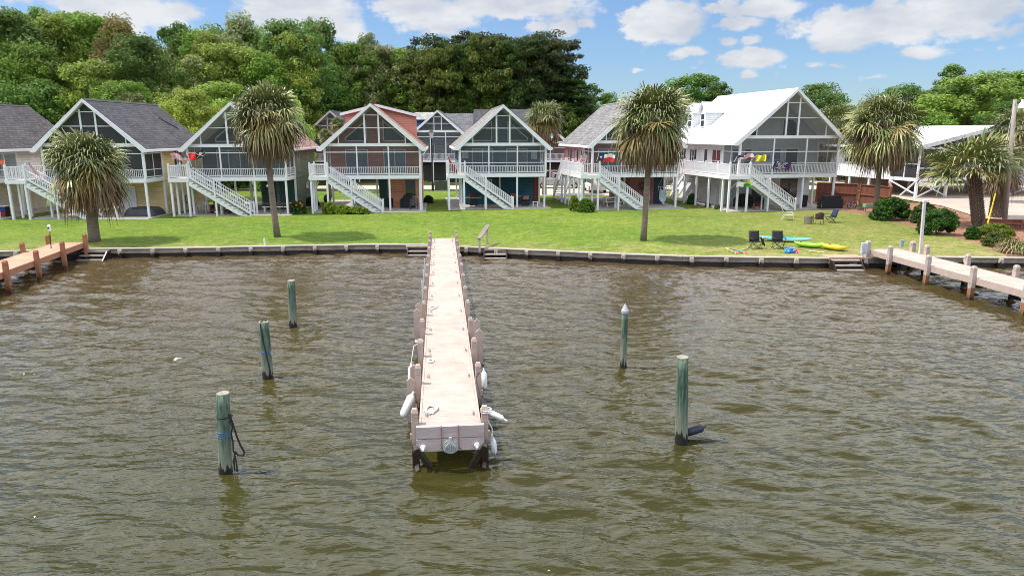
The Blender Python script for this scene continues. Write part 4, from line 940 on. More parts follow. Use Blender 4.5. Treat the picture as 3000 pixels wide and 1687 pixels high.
def palm(label, base, top, Rr, seed, n=62, skirt=34, rb=.24, rt=.17, boots=False, young=False, name='palm_tree', nseg=40, zs=1.0, bend=0.0):
    rs = np.random.RandomState(seed); base = Vector(base); top = Vector(top)
    T_ = thing(name, label, 'palm tree', base); v = top - base
    if not boots:
        pts = []; rad = []
        for k in range(9):
            t = k / 8; pts.append(v * t + Vector((bend * math.sin(t * math.pi), 0, 0)) + Vector((0, 0, -.1 if k == 0 else 0))); rad.append(rb * (1.12 if k == 0 else 1) * (1 - t) + rt * t)
        MB().tube(pts, rad, 14).build('trunk', PTR, T_, True)
    else:
        MB().tube([Vector((0, 0, -.1)), v * .5, v], [rb, rb * 1.05, rb * .8], 12).build('trunk', PTR, T_)
        bt = MB(); nb = 16
        for lv in range(int(v.length / .16)):
            for k in range(8):
                a = 6.283 * k / 8 + lv * .4; z = .05 + lv * .16; dx, dy = math.cos(a), math.sin(a); c = v * (z / v.length)
                p = c + Vector((dx * rb * .9, dy * rb * .9, 0)); bt.beam(p, p + Vector((dx * .16, dy * .16, .26)), .13, .05, up=(-dy, dx, 0.1))
        bt.build('boots', BOOT, T_)
    g_ = MB(); 
    for i in range(n):
        z = 1 - (i + .5) / n * (1.75 if not young else 1.1); r = math.sqrt(max(0, 1 - min(1, abs(z))**2)); a = i * 2.39996 + rs.normal() * .15
        dd = (r * math.cos(a), r * math.sin(a), z * .9 + .1)
        pl = Rr * (.36 + .3 * rs.rand()) * (zs if z < 0 else 1); mi = [0, 3, 0, 3, 1][rs.randint(5)] if z > .1 else ([3, 1, 0, 4][rs.randint(4)] if z > -.35 else [4, 1, 2, 4][rs.randint(4)])
        fan(g_, rs, v, dd, pl, Rr * (.42 + .18 * rs.rand()), nseg, (.22 + (.3 if z < -.3 else .0) + .3 * rs.rand()) if not young else .3, mi, curl=.1)
    g_.build('crown', FG, T_)
    if skirt:
        k_ = MB()
        for i in range(skirt):
            a = i * 2.39996; z = -.4 - .6 * rs.rand(); r = .35 + .5 * rs.rand(); fan(k_, rs, v - Vector((0, 0, .1)), (r * math.cos(a), r * math.sin(a), z), Rr * (.34 + .24 * rs.rand()), Rr * (.40 + .2 * rs.rand()), 26, .8, 2, wide=1.3)
        k_.build('dead_fronds', FG, T_)
    return T_
def palmpx(label, b, c, Rr, seed, z=GZ, **k):
    B = PZ(b[0], b[1], z); Tp = PY(c[0], c[1], B.y); return palm(label, B, Tp, Rr, seed, **k)
palmpx('short thick lawn palm with a round low crown, beside the reddish dock', (277, 708), (252, 470), 2.45, 1, rb=.33, rt=.27, n=60, skirt=44)
palmpx('tall slender lawn palm leaning left in front of the green house', (813, 694), (782, 325), 2.35, 2, rb=.2, rt=.17, n=56, skirt=60, zs=1.15, bend=-.15)
palmpx('tall straight lawn palm in front of the pink house', (1885, 705), (1909, 338), 2.45, 3, rb=.19, rt=.16, n=58, skirt=60, zs=1.15)
palmpx('lawn palm at the mulch bed in front of the brown fence', (2563, 634), (2590, 352), 2.95, 4, rb=.21, rt=.17, n=58, skirt=60, zs=1.15)
palmpx('young open-crowned palm with criss-cross boots on its trunk, behind the round hedges', (2866, 662), (2850, 492), 3.6, 5, n=26, skirt=0, rb=.3, boots=True, young=True, nseg=38)
PB = lambda px, py, Y: PY(px, py, Y)
def palmat(label, px, pyc, Y, Rr, seed, **k):
    c = PY(px, pyc, Y); return palm(label, (c.x, Y, GZ), c, Rr, seed, **k)
palmat('palm crown rising between the slate blue and pink houses', 1597, 345, 75, 2.35, 6, n=50, skirt=26)
palmat('grassy palm behind the roof corner of the coral house, upper one', 990, 366, 78, 1.05, 7, n=26, skirt=8)
palmat('small drooping palm by the left eave of the coral house', 955, 398, 72, .85, 8, n=26, skirt=26)
palmat('palm half hidden behind the white gable, right side', 2452, 358, 84, 3.2, 9, n=46, skirt=18)
palmat('pale palm behind the yellow house ridge', 385, 300, 70, 1.5, 10, n=26, skirt=6)
palmat('palm left of the white dormers, behind the lawn palm', 2010, 345, 80, 3.2, 11, n=46, skirt=20)
palmat('palm behind the utility pole at the right edge', 2975, 370, 66, 2.6, 12, n=44, skirt=20)
palmat('shaggy palm with dry hanging fronds beside the utility pole', 2940, 480, 54, 1.9, 14, n=26, skirt=30, boots=True, rb=.35)
# low palmetto at the right edge
p0 = PZ(2985, 740, GZ); T_ = thing('palmetto', 'low straw-coloured palmetto clump at the right end of the hedges', 'palmetto', p0); rs = np.random.RandomState(3); m_ = MB()
for i in range(26):
    a = i * 2.4; z = .15 + .8 * rs.rand(); fan(m_, rs, (0, 0, .15), (math.cos(a), math.sin(a), z), .6, .75, 16, .6, [1, 2, 1, 0][i % 4], wide=1.3)
m_.build('fronds', FG, T_)

def bush(label, px, py, w, h, colr, seed, dp=None, name='bush', Y=None, n=95, s=.055, group=None):
    rs = np.random.RandomState(seed); b = PZ(px, py, GZ); dp = dp or w * .8; nb = int(60)
    C = []
    for i in range(nb):
        th = rs.rand() * 6.283; z = rs.rand(); r = (1 - z**2.2)**.5 * (.82 + .1 * rs.rand()); C.append((r * w / 2 * math.cos(th) * .86, r * dp / 2 * math.sin(th) * .86, .12 * h + z * .78 * h))
    Rd = np.array([(w * .12, dp * .12, h * .13)] * nb); V, F = leaves(rs, np.array(C), Rd, n, s, out=.6, up=.25, asp=.6)
    T_ = thing(name, label, 'bush', (b.x, b.y + dp / 2, b.z), 0, group)
    o = bpy.data.objects.new('foliage', npmesh('foliage', V, F, LEAF)); col.objects.link(o); o.parent = T_; o.color = (*colr, 1)
    co = MB(); 
    for i in range(7):
        a = i * .9; co.tube([(0, 0, -.05), (.25 * w * math.cos(a), .25 * dp * math.sin(a), .6 * h)], [.03, .012], 5)
    co.build('stems', BARK, T_); return T_
HG = (.05, .13, .016); YG = (.16, .23, .02)
bush('left large round dark green hedge in the mulch bed', 2632, 650, 3.2, 1.75, HG, 1, s=.09, n=120)
bush('lighter loose leafy bush between the two large round hedges', 2722, 657, 1.9, 1.6, (.09, .15, .04), 2, s=.09)
bush('right large round dark green hedge in front of the booted palm', 2778, 694, 2.8, 1.75, HG, 3, s=.08, n=120)
bush('small round green bush right of the large hedges', 2859, 703, 1.0, .8, HG, 4, s=.06)
bush('low flat yellow-green hedge running along the low brick wall', 2925, 702, 3.0, .95, (.18, .25, .03), 5, dp=1.2, s=.05, n=140)
bush('dull olive clipped bush in front of the yellow-green hedge', 2940, 726, 1.7, .85, (.11, .15, .03), 6, s=.045)
for k_, (px, w, h) in enumerate(((962, 1.3, 1.0), (1000, 1.8, .75), (1045, 2.0, .62))):
    bush(['taller left clump of yellow-green shrub by the coral house landing posts', 'middle clump of yellow-green shrub under the coral house stairs', 'low right clump of yellow-green shrub under the coral house stairs'][k_], px, 629, w, h, (.22, .30, .025), 10 + k_, dp=.9, s=.07, group='yellow-green shrubs at the coral house')
bush('bright yellow-green bush under the pink house landing, left one', 1683, 619, 1.0, 1.3, (.2, .28, .025), 15, s=.07); bush('rounded green bush beside the pink house landing post', 1718, 624, 1.6, 1.15, (.10, .19, .02), 16, s=.07)
B_ = bush('rose bush with coral flowers at the green house corner', 868, 629, 1.5, 1.1, (.06, .12, .02), 17, s=.06, n=60)
fl_ = MB()
for i in range(7):
    x, y, z = rnd.uniform(-.5, .5), rnd.uniform(-.65, -.35), rnd.uniform(.4, 1.15); fl_.hexa([(x - .05, y - .04, z), (x + .05, y - .04, z), (x + .05, y + .04, z), (x - .05, y + .04, z), (x - .08, y - .06, z + .08), (x + .08, y - .06, z + .08), (x + .08, y + .06, z + .08), (x - .08, y + .06, z + .08)])
fl_.build('flowers', mat('coral_petals', (.8, .2, .12)), B_)
bush('dark bush at the right wall of the coral house', 1254, 596, 1.0, .7, (.04, .08, .02), 18, s=.07)
bush('leafy plants beside the white house posts, left', 2030, 600, 1.0, 1.0, (.07, .16, .03), 19, s=.08); bush('low green plant in the white house flower bed', 2108, 614, .8, .35, (.08, .16, .03), 20, s=.06, n=50)
bush('small spreading plant left of the white house flower bed', 2076, 607, .6, .3, (.08, .16, .03), 21, s=.06, n=50)
bush('dark foundation shrubs at the green house right wall', 905, 606, 1.6, .8, (.03, .06, .02), 22, s=.07)
# ================================================================ the long pier in the middle
DK = mat('bleached_pink_deck', (.49, .385, .32), .75, .08, 2, fn=planks(1, .142, .07, .6, .08)); DKP = mat('faded_tan_timber', (.47, .36, .30), .8, .12, 3, .3, 20, stretch=(2, 2, .4), fn=wetbase(.33, (.03, .018, .012), .25))
DKE = mat('tan_deck_edge', (.47, .36, .30), .8, .1, 3); WFOAM = mat('white_fender_vinyl', (.78, .78, .76), .35, .06); ROPEW = mat('white_rope', (.7, .68, .64), .8, .1)
ROPEK = mat('black_rope', (.02, .02, .025), .7); BLUR = mat('blue_rope', (.04, .13, .36), .6); WETW = mat('wet_black_timber', (.035, .022, .016), .35, .3, 4)
def dockpost(mb, x, y, z0, z1, w=.15):
    h = w / 2; zz = [z0, z1 - .30]; mb.bx(x - h, x + h, y - h, y + h, z0, z1 - .26)
    z = z1 - .26
    for k in range(3): mb.bx(x - h * .84, x + h * .84, y - h * .84, y + h * .84, z, z + .02); mb.bx(x - h, x + h, y - h, y + h, z + .02, z + .06); z += .06
    c = [(x - h, y - h), (x + h, y - h), (x + h, y + h), (x - h, y + h)]; mb.hexa([(a, b, z) for a, b in c] + [(x + (a - x) * .62, y + (b - y) * .62, z1) for a, b in c])
AX = math.atan2(-2.75, 26.55)     # direction of the pier
PR = thing('pier', 'long narrow bleached tan pier running straight out from the lawn into the water', 'pier', (-1.31, 13.45, 0), -AX)
ZD = .955; LP = 26.9
d = MB(); d.bx(-.61, .61, .14, LP, ZD - .05, ZD); DECK = d.build('deck', DK, PR)
d = MB(); d.bx(-.66, -.612, .14, LP, ZD - .26, ZD + .012); d.bx(.612, .66, .14, LP, ZD - .26, ZD + .012); d.build('side_board', DKE, PR)
d = MB()
for x in (-.45, 0, .45): d.bx(x - .03, x + .03, .2, LP, ZD - .28, ZD - .052)
d.build('joists', mat('dark_joists', (.12, .08, .06), .8), PR)
d = MB(); d.bx(-.72, .72, -.02, .10, ZD - .24, ZD + .02); d.bx(-.72, .72, -.03, .09, ZD - .53, ZD - .255); d.build('end_board', mat('mauve_tan_boards', (.47, .38, .36), .8, .15, 2, .3, 14, stretch=(.6, 2, 3)), PR)
ys_ = [.21, 2.65, 4.77, 6.94, 9.2, 11.5, 13.8, 16.1, 18.4, 20.7, 23.0, 25.05, 26.6]
for i, y in enumerate(ys_):
    for s in (-1, 1):
        m = MB(); x = s * (.66 + .085); dockpost(m, x, y, -1.6, ZD + (.5 if i else .36)); m.build('post', DKP, PR)
    m = MB(); m.bx(-.86, .86, y + .09, y + .15, ZD - .42, ZD - .27); m.build('cross_beam', DKP, PR)
    for s in (-1, 1):   # cleats on the deck edge
        c = MB(); x = s * .52; yy = y + (.45 if i < len(ys_) - 1 else -.4); c.cyl((x, yy - .04, ZD), (x, yy - .04, ZD + .05), .018); c.cyl((x, yy + .04, ZD), (x, yy + .04, ZD + .05), .018); c.tube([(x - .02 * s, yy - .14, ZD + .055), (x, yy, ZD + .05), (x - .02 * s, yy + .14, ZD + .055)], .015, 6); c.build('cleat', METAL, PR)
for s in (-1, 1):
    m = MB(); m.beam((s * .72, .0, .05), (s * .2, .3, -1.0) if s > 0 else (s * .2, .3, -.9), .09, .2, up=(0, 1, 0)); m.beam((s * .74, -.03, .55), (s * .28, .25, -.35), .09, .2, up=(0, 1, 0)); m.build('brace', WETW, PR)
for y, s, z0, z1, xo in ((2.55, -1, -.1, 1.15, .93), (3.1, -1, -.1, 1.3, .86), (7.6, -1, .05, 1.6, .93), (8.35, -1, .05, 1.6, .9), (5.45, 1, -.05, 1.5, .93), (6.2, 1, -.05, 1.6, .9)):
    m = MB(); m.prism([(s * xo - .1, y, z0), (s * xo + .1, y, z0), (s * xo + .1, y, z1 - .09), (s * xo, y, z1), (s * xo - .1, y, z1 - .09)], (0, .06, 0)); m.build('rub_board', DKE, PR)
for i, y in enumerate((13.0, 15.3, 17.9)): MB().bx(-.93, -.88, y, y + .05, .2, 1.35).build('rub_board', WHD, PR)
# end fittings
m = MB(); zc = ZD - .43; m.prism([(.165 * math.cos(a), -.075, zc + .15 * math.sin(a)) for a in np.linspace(0, 6.283, 21)[:-1]], (0, .04, 0))
for k in range(7): a = (k - 3) * .3; m.tube([(.02 * math.sin(a), -.085, zc + .13), (.14 * math.sin(a), -.1, zc + .02), (.15 * math.sin(a), -.08, zc - .13 * math.cos(a * .8))], .011, 5)
m.tube([(0, -.06, zc + .1), (0, -.06, zc + .22)], .035, 8); m.build('dock_lamp', mat('pewter_shell', (.5, .53, .52), .35, .1, metal=.3), PR)
for x in (-.58, .56):
    m = MB(); m.cyl((x, -.035, ZD - .42), (x, -.09, ZD - .42), .058, .052, 14); m.cyl((x, -.09, ZD - .42), (x, -.17, ZD - .44), .03, .022, 10); m.build('pipe_cap', WH, PR)
for x in (-.19, .17):
    m = MB(); m.tube([(x, -.01, ZD + .04), (x, -.055, ZD + .02), (x + .01, -.07, ZD - .2), (x, -.06, ZD - .44), (x + .05, -.04, ZD - .5)], .014, 7); m.build('iron_handle', mat('rusty_iron', (.22, .15, .13), .7), PR)
m = MB()
for y, z in ((.8, 1.45), (1.9, 1.4), (3.0, 1.5)): m.cyl((-.72, y - .3, ZD - .2), (-.72, y - .3, z - .15), .012, n=6)
m.build('rod_holder', mat('copper_pipe', (.45, .25, .17), .4, metal=.5), PR)
def onpier(x, y, z): return PR.matrix_basis @ Vector((x, y, z))
def fender(label, a, b, r=.105, m=WFOAM, group=None):
    A, B = onpier(*a), onpier(*b); d = (B - A).normalized(); T_ = thing('boat_fender', label, 'fender', A, 0, group); v = B - A
    MB().tube([Vector(), d * .03, d * .09, v * .5, v - d * .09, v - d * .03, v], [.02, r * .6, r, r, r, r * .6, .02], 16).build('body', m, T_, True)
    MB().tube([v - d * .01, v + d * .07], [.028, .02], 8).build('eyelet', m, T_)
    return T_
F1 = fender('white fender hanging upright at the far left side of the pier', (-1.0, 4.0, .45), (-.98, 4.1, .95), .085)
F2 = fender('white fender tilted outward over the water on the left near the pier end', (-1.12, 1.9, .40), (-.88, 2.2, .86), .1)
F3 = fender('white fender sticking out level on the right by the end post', (.88, 1.0, .84), (1.24, .9, .67), .07)
F4 = fender('white fender half hidden behind the right post, upper right side', (.93, 3.2, .52), (.92, 3.3, 1.0), .08)
F5 = fender('white fender hanging low at the right corner post', (.96, .3, .12), (.92, .36, .5), .075)
def rope(label, pts, r, m, name='rope', w=None, n=6):
    o = MB().tube(pts, r, n).build(name, m, None, True); tag(o, label, 'rope'); return o
def coil(label, c, r0, m, turns=4, r=.014, seed=1):
    rs = np.random.RandomState(seed); pts = []
    for i in range(turns * 12):
        a = i / 12 * 6.283; rr = r0 * (.45 + .5 * rs.rand()); pts.append(c + Vector((rr * math.cos(a) * .7, rr * math.sin(a) * 1.3, .02 + .012 * (i % 5) / 2)))
    return rope(label, pts, r, m)
coil('untidy white rope coil on the pier deck near the end', onpier(-.42, .95, ZD), .26, ROPEW, 5, .016); coil('small white rope heap on the left of the deck, third bay', onpier(-.45, 4.3, ZD), .16, ROPEW, 3, .012, 2); coil('white rope tangle on the deck further out left', onpier(-.45, 10.2, ZD), .24, ROPEW, 4, .014, 3)
rope('white line wrapped round the right end post', [onpier(.78 + .11 * math.cos(a), .22 + .11 * math.sin(a), 1.15 + a * .006) for a in np.linspace(0, 16, 60)] + [onpier(.9, .2, .8), onpier(.93, .1, .4), onpier(.97, .2, .1)], .012, ROPEW)
rope('dark line tied round the second right post and trailing forward', [onpier(.78 + .11 * math.cos(a), 2.75 + .11 * math.sin(a), 1.32 + a * .005) for a in np.linspace(0, 12, 40)] + [onpier(.68, 2.5, 1.1), onpier(.72, 1.7, 1.0), onpier(.85, .9, .95)], .012, ROPEK)
rope('white line tied to the second left post holding the upright fender', [onpier(-.78 + .11 * math.cos(a), 4.95 + .11 * math.sin(a), 1.33 + a * .004) for a in np.linspace(0, 12, 40)] + [onpier(-.93, 4.8, 1.25), onpier(-.98, 4.12, 1.0)], .010, ROPEW)

# ================================================================ side docks
def sidedock(label, A, B, width, mats, zd, spacing, first, h=.55, pw=.19, skirt=.28):
    A, B = Vector(A), Vector(B); v = B - A; L = v.length; rz = math.atan2(v.y, v.x) - math.pi / 2; dm, pm_, em = mats
    D = thing('dock', label, 'dock', (A.x, A.y, 0), rz); w = width / 2
    MB().bx(-w, w, 0, L, zd - .05, zd).build('deck', dm, D)
    m = MB(); m.bx(-w - .05, -w - .002, 0, L, zd - skirt, zd + .01); m.bx(w + .002, w + .05, 0, L, zd - skirt, zd + .01); m.bx(-w, w, -.05, -.002, zd - skirt, zd + .01); m.build('side_board', em, D)
    y = first
    while y < L:
        for s in (-1, 1):
            m = MB(); dockpost(m, s * (w + .15), y, -2.2, zd + h, pw); m.build('post', pm_, D); MB().cyl((s * (w + .26), y, zd - .22), (s * (w + .19), y, zd - .22), .03, n=8).build('bolt', METAL, D)
        MB().bx(-w - .2, w + .2, y - .05, y + .05, zd - .45, zd - skirt - .005).build('cross_beam', WETW, D)
        y += spacing
    return D
RD = mat('reddish_brown_deck', (.56, .30, .185), .75, .08, 2, fn=planks(1, .142, .06, .55, .12)); RDP = mat('reddish_timber', (.37, .155, .085), .75, .15, 3, .3, 20, fn=wetbase(.1, (.12, .04, .015), .3)); RDE = mat('red_brown_edge', (.42, .2, .12), .8, .1)
D1 = sidedock('reddish-brown wooden dock with square posts at the left edge', (-25.3, 38.6, 0), (-21.8, 19.8, 0), 1.6, (RD, RDP, RDE), .94, 2.85, .25, .52)
TNP = mat('tan_dock_post', (.55, .44, .39), .8, .1, 3, .2, 20, fn=wetbase(.62, (.22, .09, .035), .05))
def wet2(m, t, b, tco, mu):
    g = t.nodes.new('ShaderNodeNewGeometry'); s = t.nodes.new('ShaderNodeSeparateXYZ'); t.links.new(g.outputs['Position'], s.inputs[0]); n = nnoise(t, g.outputs['Position'], 6, 3)
    z = nmath(t, 'ADD', s.outputs[2], nmath(t, 'MULTIPLY_ADD', n, .25, -.12)); c = nmix(t, nrange(t, z, .50, .54, 1, 0), mu.outputs[0], (.30, .14, .06)); c = nmix(t, nrange(t, z, .03, .27, 1, 0), c, (.03, .015, .01)); t.links.new(c, b.inputs['Base Color'])
TNP = mat('tan_dock_post_stained', (.47, .38, .33), .8, .1, 3, .2, 20, fn=wet2)
D2 = sidedock('pale tan wooden dock with orange-stained posts at the right side', (20.0, 36.3, 0), (22.1, 17.6, 0), 1.7, (mat('pale_tan_deck', (.50, .40, .335), .75, .08, 2, fn=planks(1, .142, .1, .5, .1)), TNP, DKE), .95, 2.76, 1.95, .52)
m = MB(); dockpost(m, 1.02, .15, -2, 1.45, .22); m.build('post', TNP, D2); m = MB(); dockpost(m, -1.0, .9, -2, 1.5, .22); m.build('post', TNP, D2)
m = MB(); m.beam((-.9, 7.0, .5), (-.9, 10.5, -1.1), .09, .2); m.build('brace', WETW, D2)
pc = PZ(2528, 738, .85); pe = thing('meter_box', 'grey electrical box with white conduit on the first post of the right dock', 'electrical box', (pc.x, pc.y, .78)); m = MB(); m.bx(-.2, .1, -.26, -.1, .0, .58); m.bx(-.16, .06, -.28, -.261, .08, .5); m.build('cabinet', mat('grey_enamel', (.5, .55, .58), .4), pe)
MB().tube([(-.1, -.15, .1), (-.12, -.2, -.3), (-.3, -.25, -.5), (-.75, -.2, -.55)], .03, 7).build('conduit', WH, pe)
m = MB(); m.bx(-1.9, 0, .1, .95, GZ + .0, GZ + .10); tag(m.build('boardwalk', mat('worn_plank', (.50, .33, .24), .85, .15, 2, fn=planks(0, .15))), 'worn flat plank ramp leading from the lawn to the right dock', 'plank ramp').location = (pc.x, pc.y - .35, 0)
# small utility pedestal behind
pp = PZ(2641, 722, .9); m = MB(); m.bx(-.08, .08, -.08, .08, -.1, .26); m.bx(-.09, .09, -.09, .09, .26, .3); tag(m.build('power_pedestal', mat('blue_grey_enamel', (.33, .38, .42), .4)), 'small blue-grey power pedestal beside the right dock post', 'power pedestal').location = (pp.x, pp.y, ZD)
# lamp pole on the right dock
bp_ = PZ(2700, 745, .95); tp = PY(2712, 592, bp_.y); pl = thing('dock_light_pole', 'tall pale square pole with small lamp on the right dock', 'light pole', (bp_.x, bp_.y + .1, .95)); v = tp - bp_
MB().beam((0, 0, -.4), v, .12, .12, up=(0, 1, 0)).build('pole', mat('pale_pole', (.6, .55, .52), .6), pl); m = MB(); m.bx(v.x - .08, v.x + .2, -.06, .06, v.z - .02, v.z + .1); m.build('lamp', WH, pl)
# pole with white feeder on left dock
bp_ = PZ(150, 728, .94); tp = PY(143, 658, bp_.y); v = tp - bp_; pl = thing('solar_lantern', 'white lantern on a thin black pole at the left dock', 'lantern', bp_)
MB().cyl((0, 0, 0), v - Vector((0, 0, .35)), .025, .02, 7).build('pole', BLK, pl); m = MB(); m.tube([v - Vector((0, 0, .36)), v - Vector((0, 0, .3)), v - Vector((0, 0, .05)), v], [.05, .075, .085, .03], 10); m.build('lamp_head', WH, pl); m = MB(); m.cyl(v - Vector((0, .08, .22)), v - Vector((0, .095, .14)), .04, n=8); m.build('lens', BLK, pl)
# white marker in the lawn
wp = PZ(776, 722, GZ); m = MB(); m.tube([(0, 0, 0), (0, 0, .42), (0, 0, .5)], [.05, .05, .02], 8); m.cyl((0, 0, .12), (0, 0, .2), .058, n=8); tag(m.build('pvc_pipe', WH), 'short white pipe standing in the lawn at the seawall edge', 'pipe').location = wp

# ================================================================ mooring piles
def pile_fn(m, t, b, tco, mu):
    g = t.nodes.new('ShaderNodeNewGeometry'); s = t.nodes.new('ShaderNodeSeparateXYZ'); t.links.new(g.outputs['Position'], s.inputs[0])
    mp = t.nodes.new('ShaderNodeMapping'); mp.inputs['Scale'].default_value = (9, 9, 0.9); t.links.new(tco.outputs['Object'], mp.inputs[0]); n = nnoise(t, mp.outputs[0], 2.0, 5, .7)
    z = nmath(t, 'ADD', s.outputs[2], nmath(t, 'MULTIPLY_ADD', n, 1.1, -.55))
    c = nmix(t, nrange(t, n, .42, .58), (.035, .068, .046), (.13, .19, .13)); c = nmix(t, nmath(t, 'MULTIPLY', nrange(t, z, .25, 1.0, .9, 0), nrange(t, n, .38, .62, .45, 1)), c, (.27, .26, .19)); c = nmix(t, nrange(t, z, .18, .24, 1, 0), c, (.012, .010, .007))
    t.links.new(c, b.inputs['Base Color']); b.inputs['Roughness'].default_value = .8
    bp = t.nodes.new('ShaderNodeBump'); bp.inputs['Strength'].default_value = .5; bp.inputs['Distance'].default_value = .03; t.links.new(n, bp.inputs['Height']); t.links.new(bp.outputs[0], b.inputs['Normal'])
PILEM = mat('green_treated_pile', (.1, .16, .11), .8, fn=pile_fn); PTOP = mat('cut_pile_end', (.30, .28, .21), .9, .25, 8)
def pile(label, b, t, wpx, capped=False):
    B = PZ(*b, 0); Tp = PY(*t, B.y); v = Tp - B; r = wpx * .5 / 2000 * (B.y * CP + (CZ - .5) * SP)
    o = thing('mooring_pile', label, 'mooring pile', B); rs = np.random.RandomState(int(b[0]))
    ks = np.linspace(-.9, 1, 14); pts = [v * k if k > 0 else Vector((0, 0, k * 2)) for k in ks]
    MB().tube(pts, [r * (1.08 - .1 * max(0, k) + .02 * rs.normal()) for k in ks], 20).build('shaft', PILEM, o, True)
    MB().cyl(v - Vector((0, 0, .01)), v + Vector((0, 0, .012)), r * .99, r * .95, 20).build('cut_end', PTOP, o)
    if capped:
        MB().tube([v - Vector((0, 0, .02)), v + Vector((0, 0, .03)), v + Vector((0, 0, .05)), v + Vector((0, 0, .27))], [r * 1.12, r * 1.12, r * 1.2, .012], 18).build('cone_cap', mat('grey_white_cap', (.42, .42, .46), .4), o)
    return B, v, r
pA = pile('nearest left mooring pile with blue bands and black rope loops', (661, 1385), (653, 1152), 36)
pB = pile('middle left mooring pile with a blue band and black rope over its top', (785, 1107), (772, 943), 29)
pC = pile('farthest left mooring pile, plain pale green', (859, 956), (853, 822), 22)
pD = pile('far right mooring pile with a white cone cap', (1826, 1077), (1831, 915), 19, True)
pE = pile('near right mooring pile, tall and flat-topped', (1996, 1290), (2000, 1046), 34)
def wrap(label, pl_, f, m, turns=2, r=.008, dz=.05):
    B, v, rr = pl_; c = B + v * f; return rope(label, [c + Vector(((rr + r) * math.cos(a), (rr + r) * math.sin(a), dz * a / 6.283 + .01 * math.sin(a * 2))) for a in np.linspace(0, 6.283 * turns, 20 * turns)], r, m)
wrap('blue rope wound three times round the nearest left pile', pA, .46, BLUR, 3); wrap('thin black rope ring near the top of the nearest left pile', pA, .72, ROPEK, 1, .014, .01); wrap('blue rope wound round the middle left pile', pB, .44, BLUR, 2)
B, v, rr = pA; X_ = B + v * .74 + Vector((rr, -.05, 0))
rope('black rope loop hanging off the nearest left pile, large outer loop', [X_ + Vector(p) for p in ((-.02, 0, .02), (.08, 0, .0), (.03, 0, -.05), (.07, 0, -.2), (.12, 0, -.45), (.18, 0, -.66), (.25, 0, -.82), (.22, 0, -.9), (.12, 0, -.89), (.05, 0, -.8))], .02, ROPEK)
rope('black shackle rope with small end loop on the nearest left pile', [X_ + Vector(p) for p in ((.02, -.02, -.1), (.06, -.02, -.25), (.02, -.02, -.4), (.04, -.02, -.6), (.03, -.02, -.78), (.06, -.02, -.85), (.02, -.02, -1.0), (.02, -.02, -1.22), (.07, -.02, -1.25), (.07, -.02, -1.05), (.05, -.02, -.88))], .017, ROPEK)
B, v, rr = pB; rope('black rope draped over the top and down the middle left pile', [B + v + Vector(p) for p in ((rr * .5, .05, .03), (0, 0, .05), (-rr * .3, -rr * .6, .03), (-rr * .3, -rr - .015, -.05), (0, -rr - .02, -.5), (rr * .5, -rr - .01, -1.0), (rr * .9, -rr * .8, -1.5), (rr, -rr * .7, -2.0))], .018, ROPEK)
rope('short grey cord loop at the right of the middle left pile', [B + v * .42 + Vector(p) for p in ((rr, -.05, .1), (rr + .06, -.05, -.05), (rr + .02, -.05, -.25), (rr * .6, -.1, -.3))], .014, mat('grey_cord', (.3, .36, .36)))
B, v, rr = pE; T_ = thing('boat_fender', 'dark navy fender floating against the near right pile', 'fender', B + Vector((.08, .1, .14))); e_ = Vector((.46, .02, .14))
MB().tube([Vector((0, 0, 0)), e_ * .06, e_ * .5, e_ * .9, e_], [.05, .1, .1, .1, .03], 14).build('body', mat('scuffed_navy_vinyl', (.025, .028, .045), .45, .3, 5), T_, True); MB().tube([e_, e_ * 1.12], [.025, .02], 7).build('eyelet', BLK, T_)
T_.scale = (1, 1, 1)

# ================================================================ steps and handrail at the seawall
def steps(label, px, py, w=1.5):
    c = PZ(px, py, GZ); S = thing('water_steps', label, 'steps', (c.x, c.y - .15, 0)); m = MB()
    for k, z in enumerate((.46, .24, .04)): m.bx(-w / 2, w / 2, -.25 - .28 * k, .02 - .28 * k, z - .04, z + .03)
    m.build('treads', mat('worn_grey_tread', (.34, .29, .25), .8, .2, 3), S)
    m = MB()
    for s in (-1, 1): m.prism([(s * (w / 2) - .03, .0, .48), (s * (w / 2) - .03, -.3, .48), (s * (w / 2) - .03, -.86, .02), (s * (w / 2) - .03, -.9, -.5), (s * (w / 2) - .03, 0, -.5)], (.06, 0, 0))
    m.build('stringer', WETW, S); return S
steps('low grey steps into the water beside the left reddish dock', 288, 731); steps('low steps in the seawall just left of the pier', 1228, 718.5, 1.2)
steps('brown wet steps in the seawall right of the pier handrail', 1452, 727, 1.3); steps('grey open steps in the seawall near the right dock', 2470, 758, 1.5)
a, b = PZ(1407, 726, GZ), PZ(1428, 722, GZ); HR = thing('handrail', 'wide slanted weathered handrail on posts right of the pier', 'handrail', (a.x, a.y, 0)); m = MB()
t1 = Vector((-.05, -.5, 1.12)); t2 = Vector((.42, 1.5, 1.64)); m.beam(t1, t2, .26, .05); m.build('rail', mat('mauve_grey_board', (.24, .19, .175), .8, .2, 3, stretch=(3, .5, 1)), HR)
for p in (t1 + (t2 - t1) * .06, t1 + (t2 - t1) * .9): MB().beam((p.x, p.y, -1 if p.y < 0 else .35), (p.x, p.y, p.z - .02), .12, .12, up=(0, 1, 0)).build('post', SW, HR)

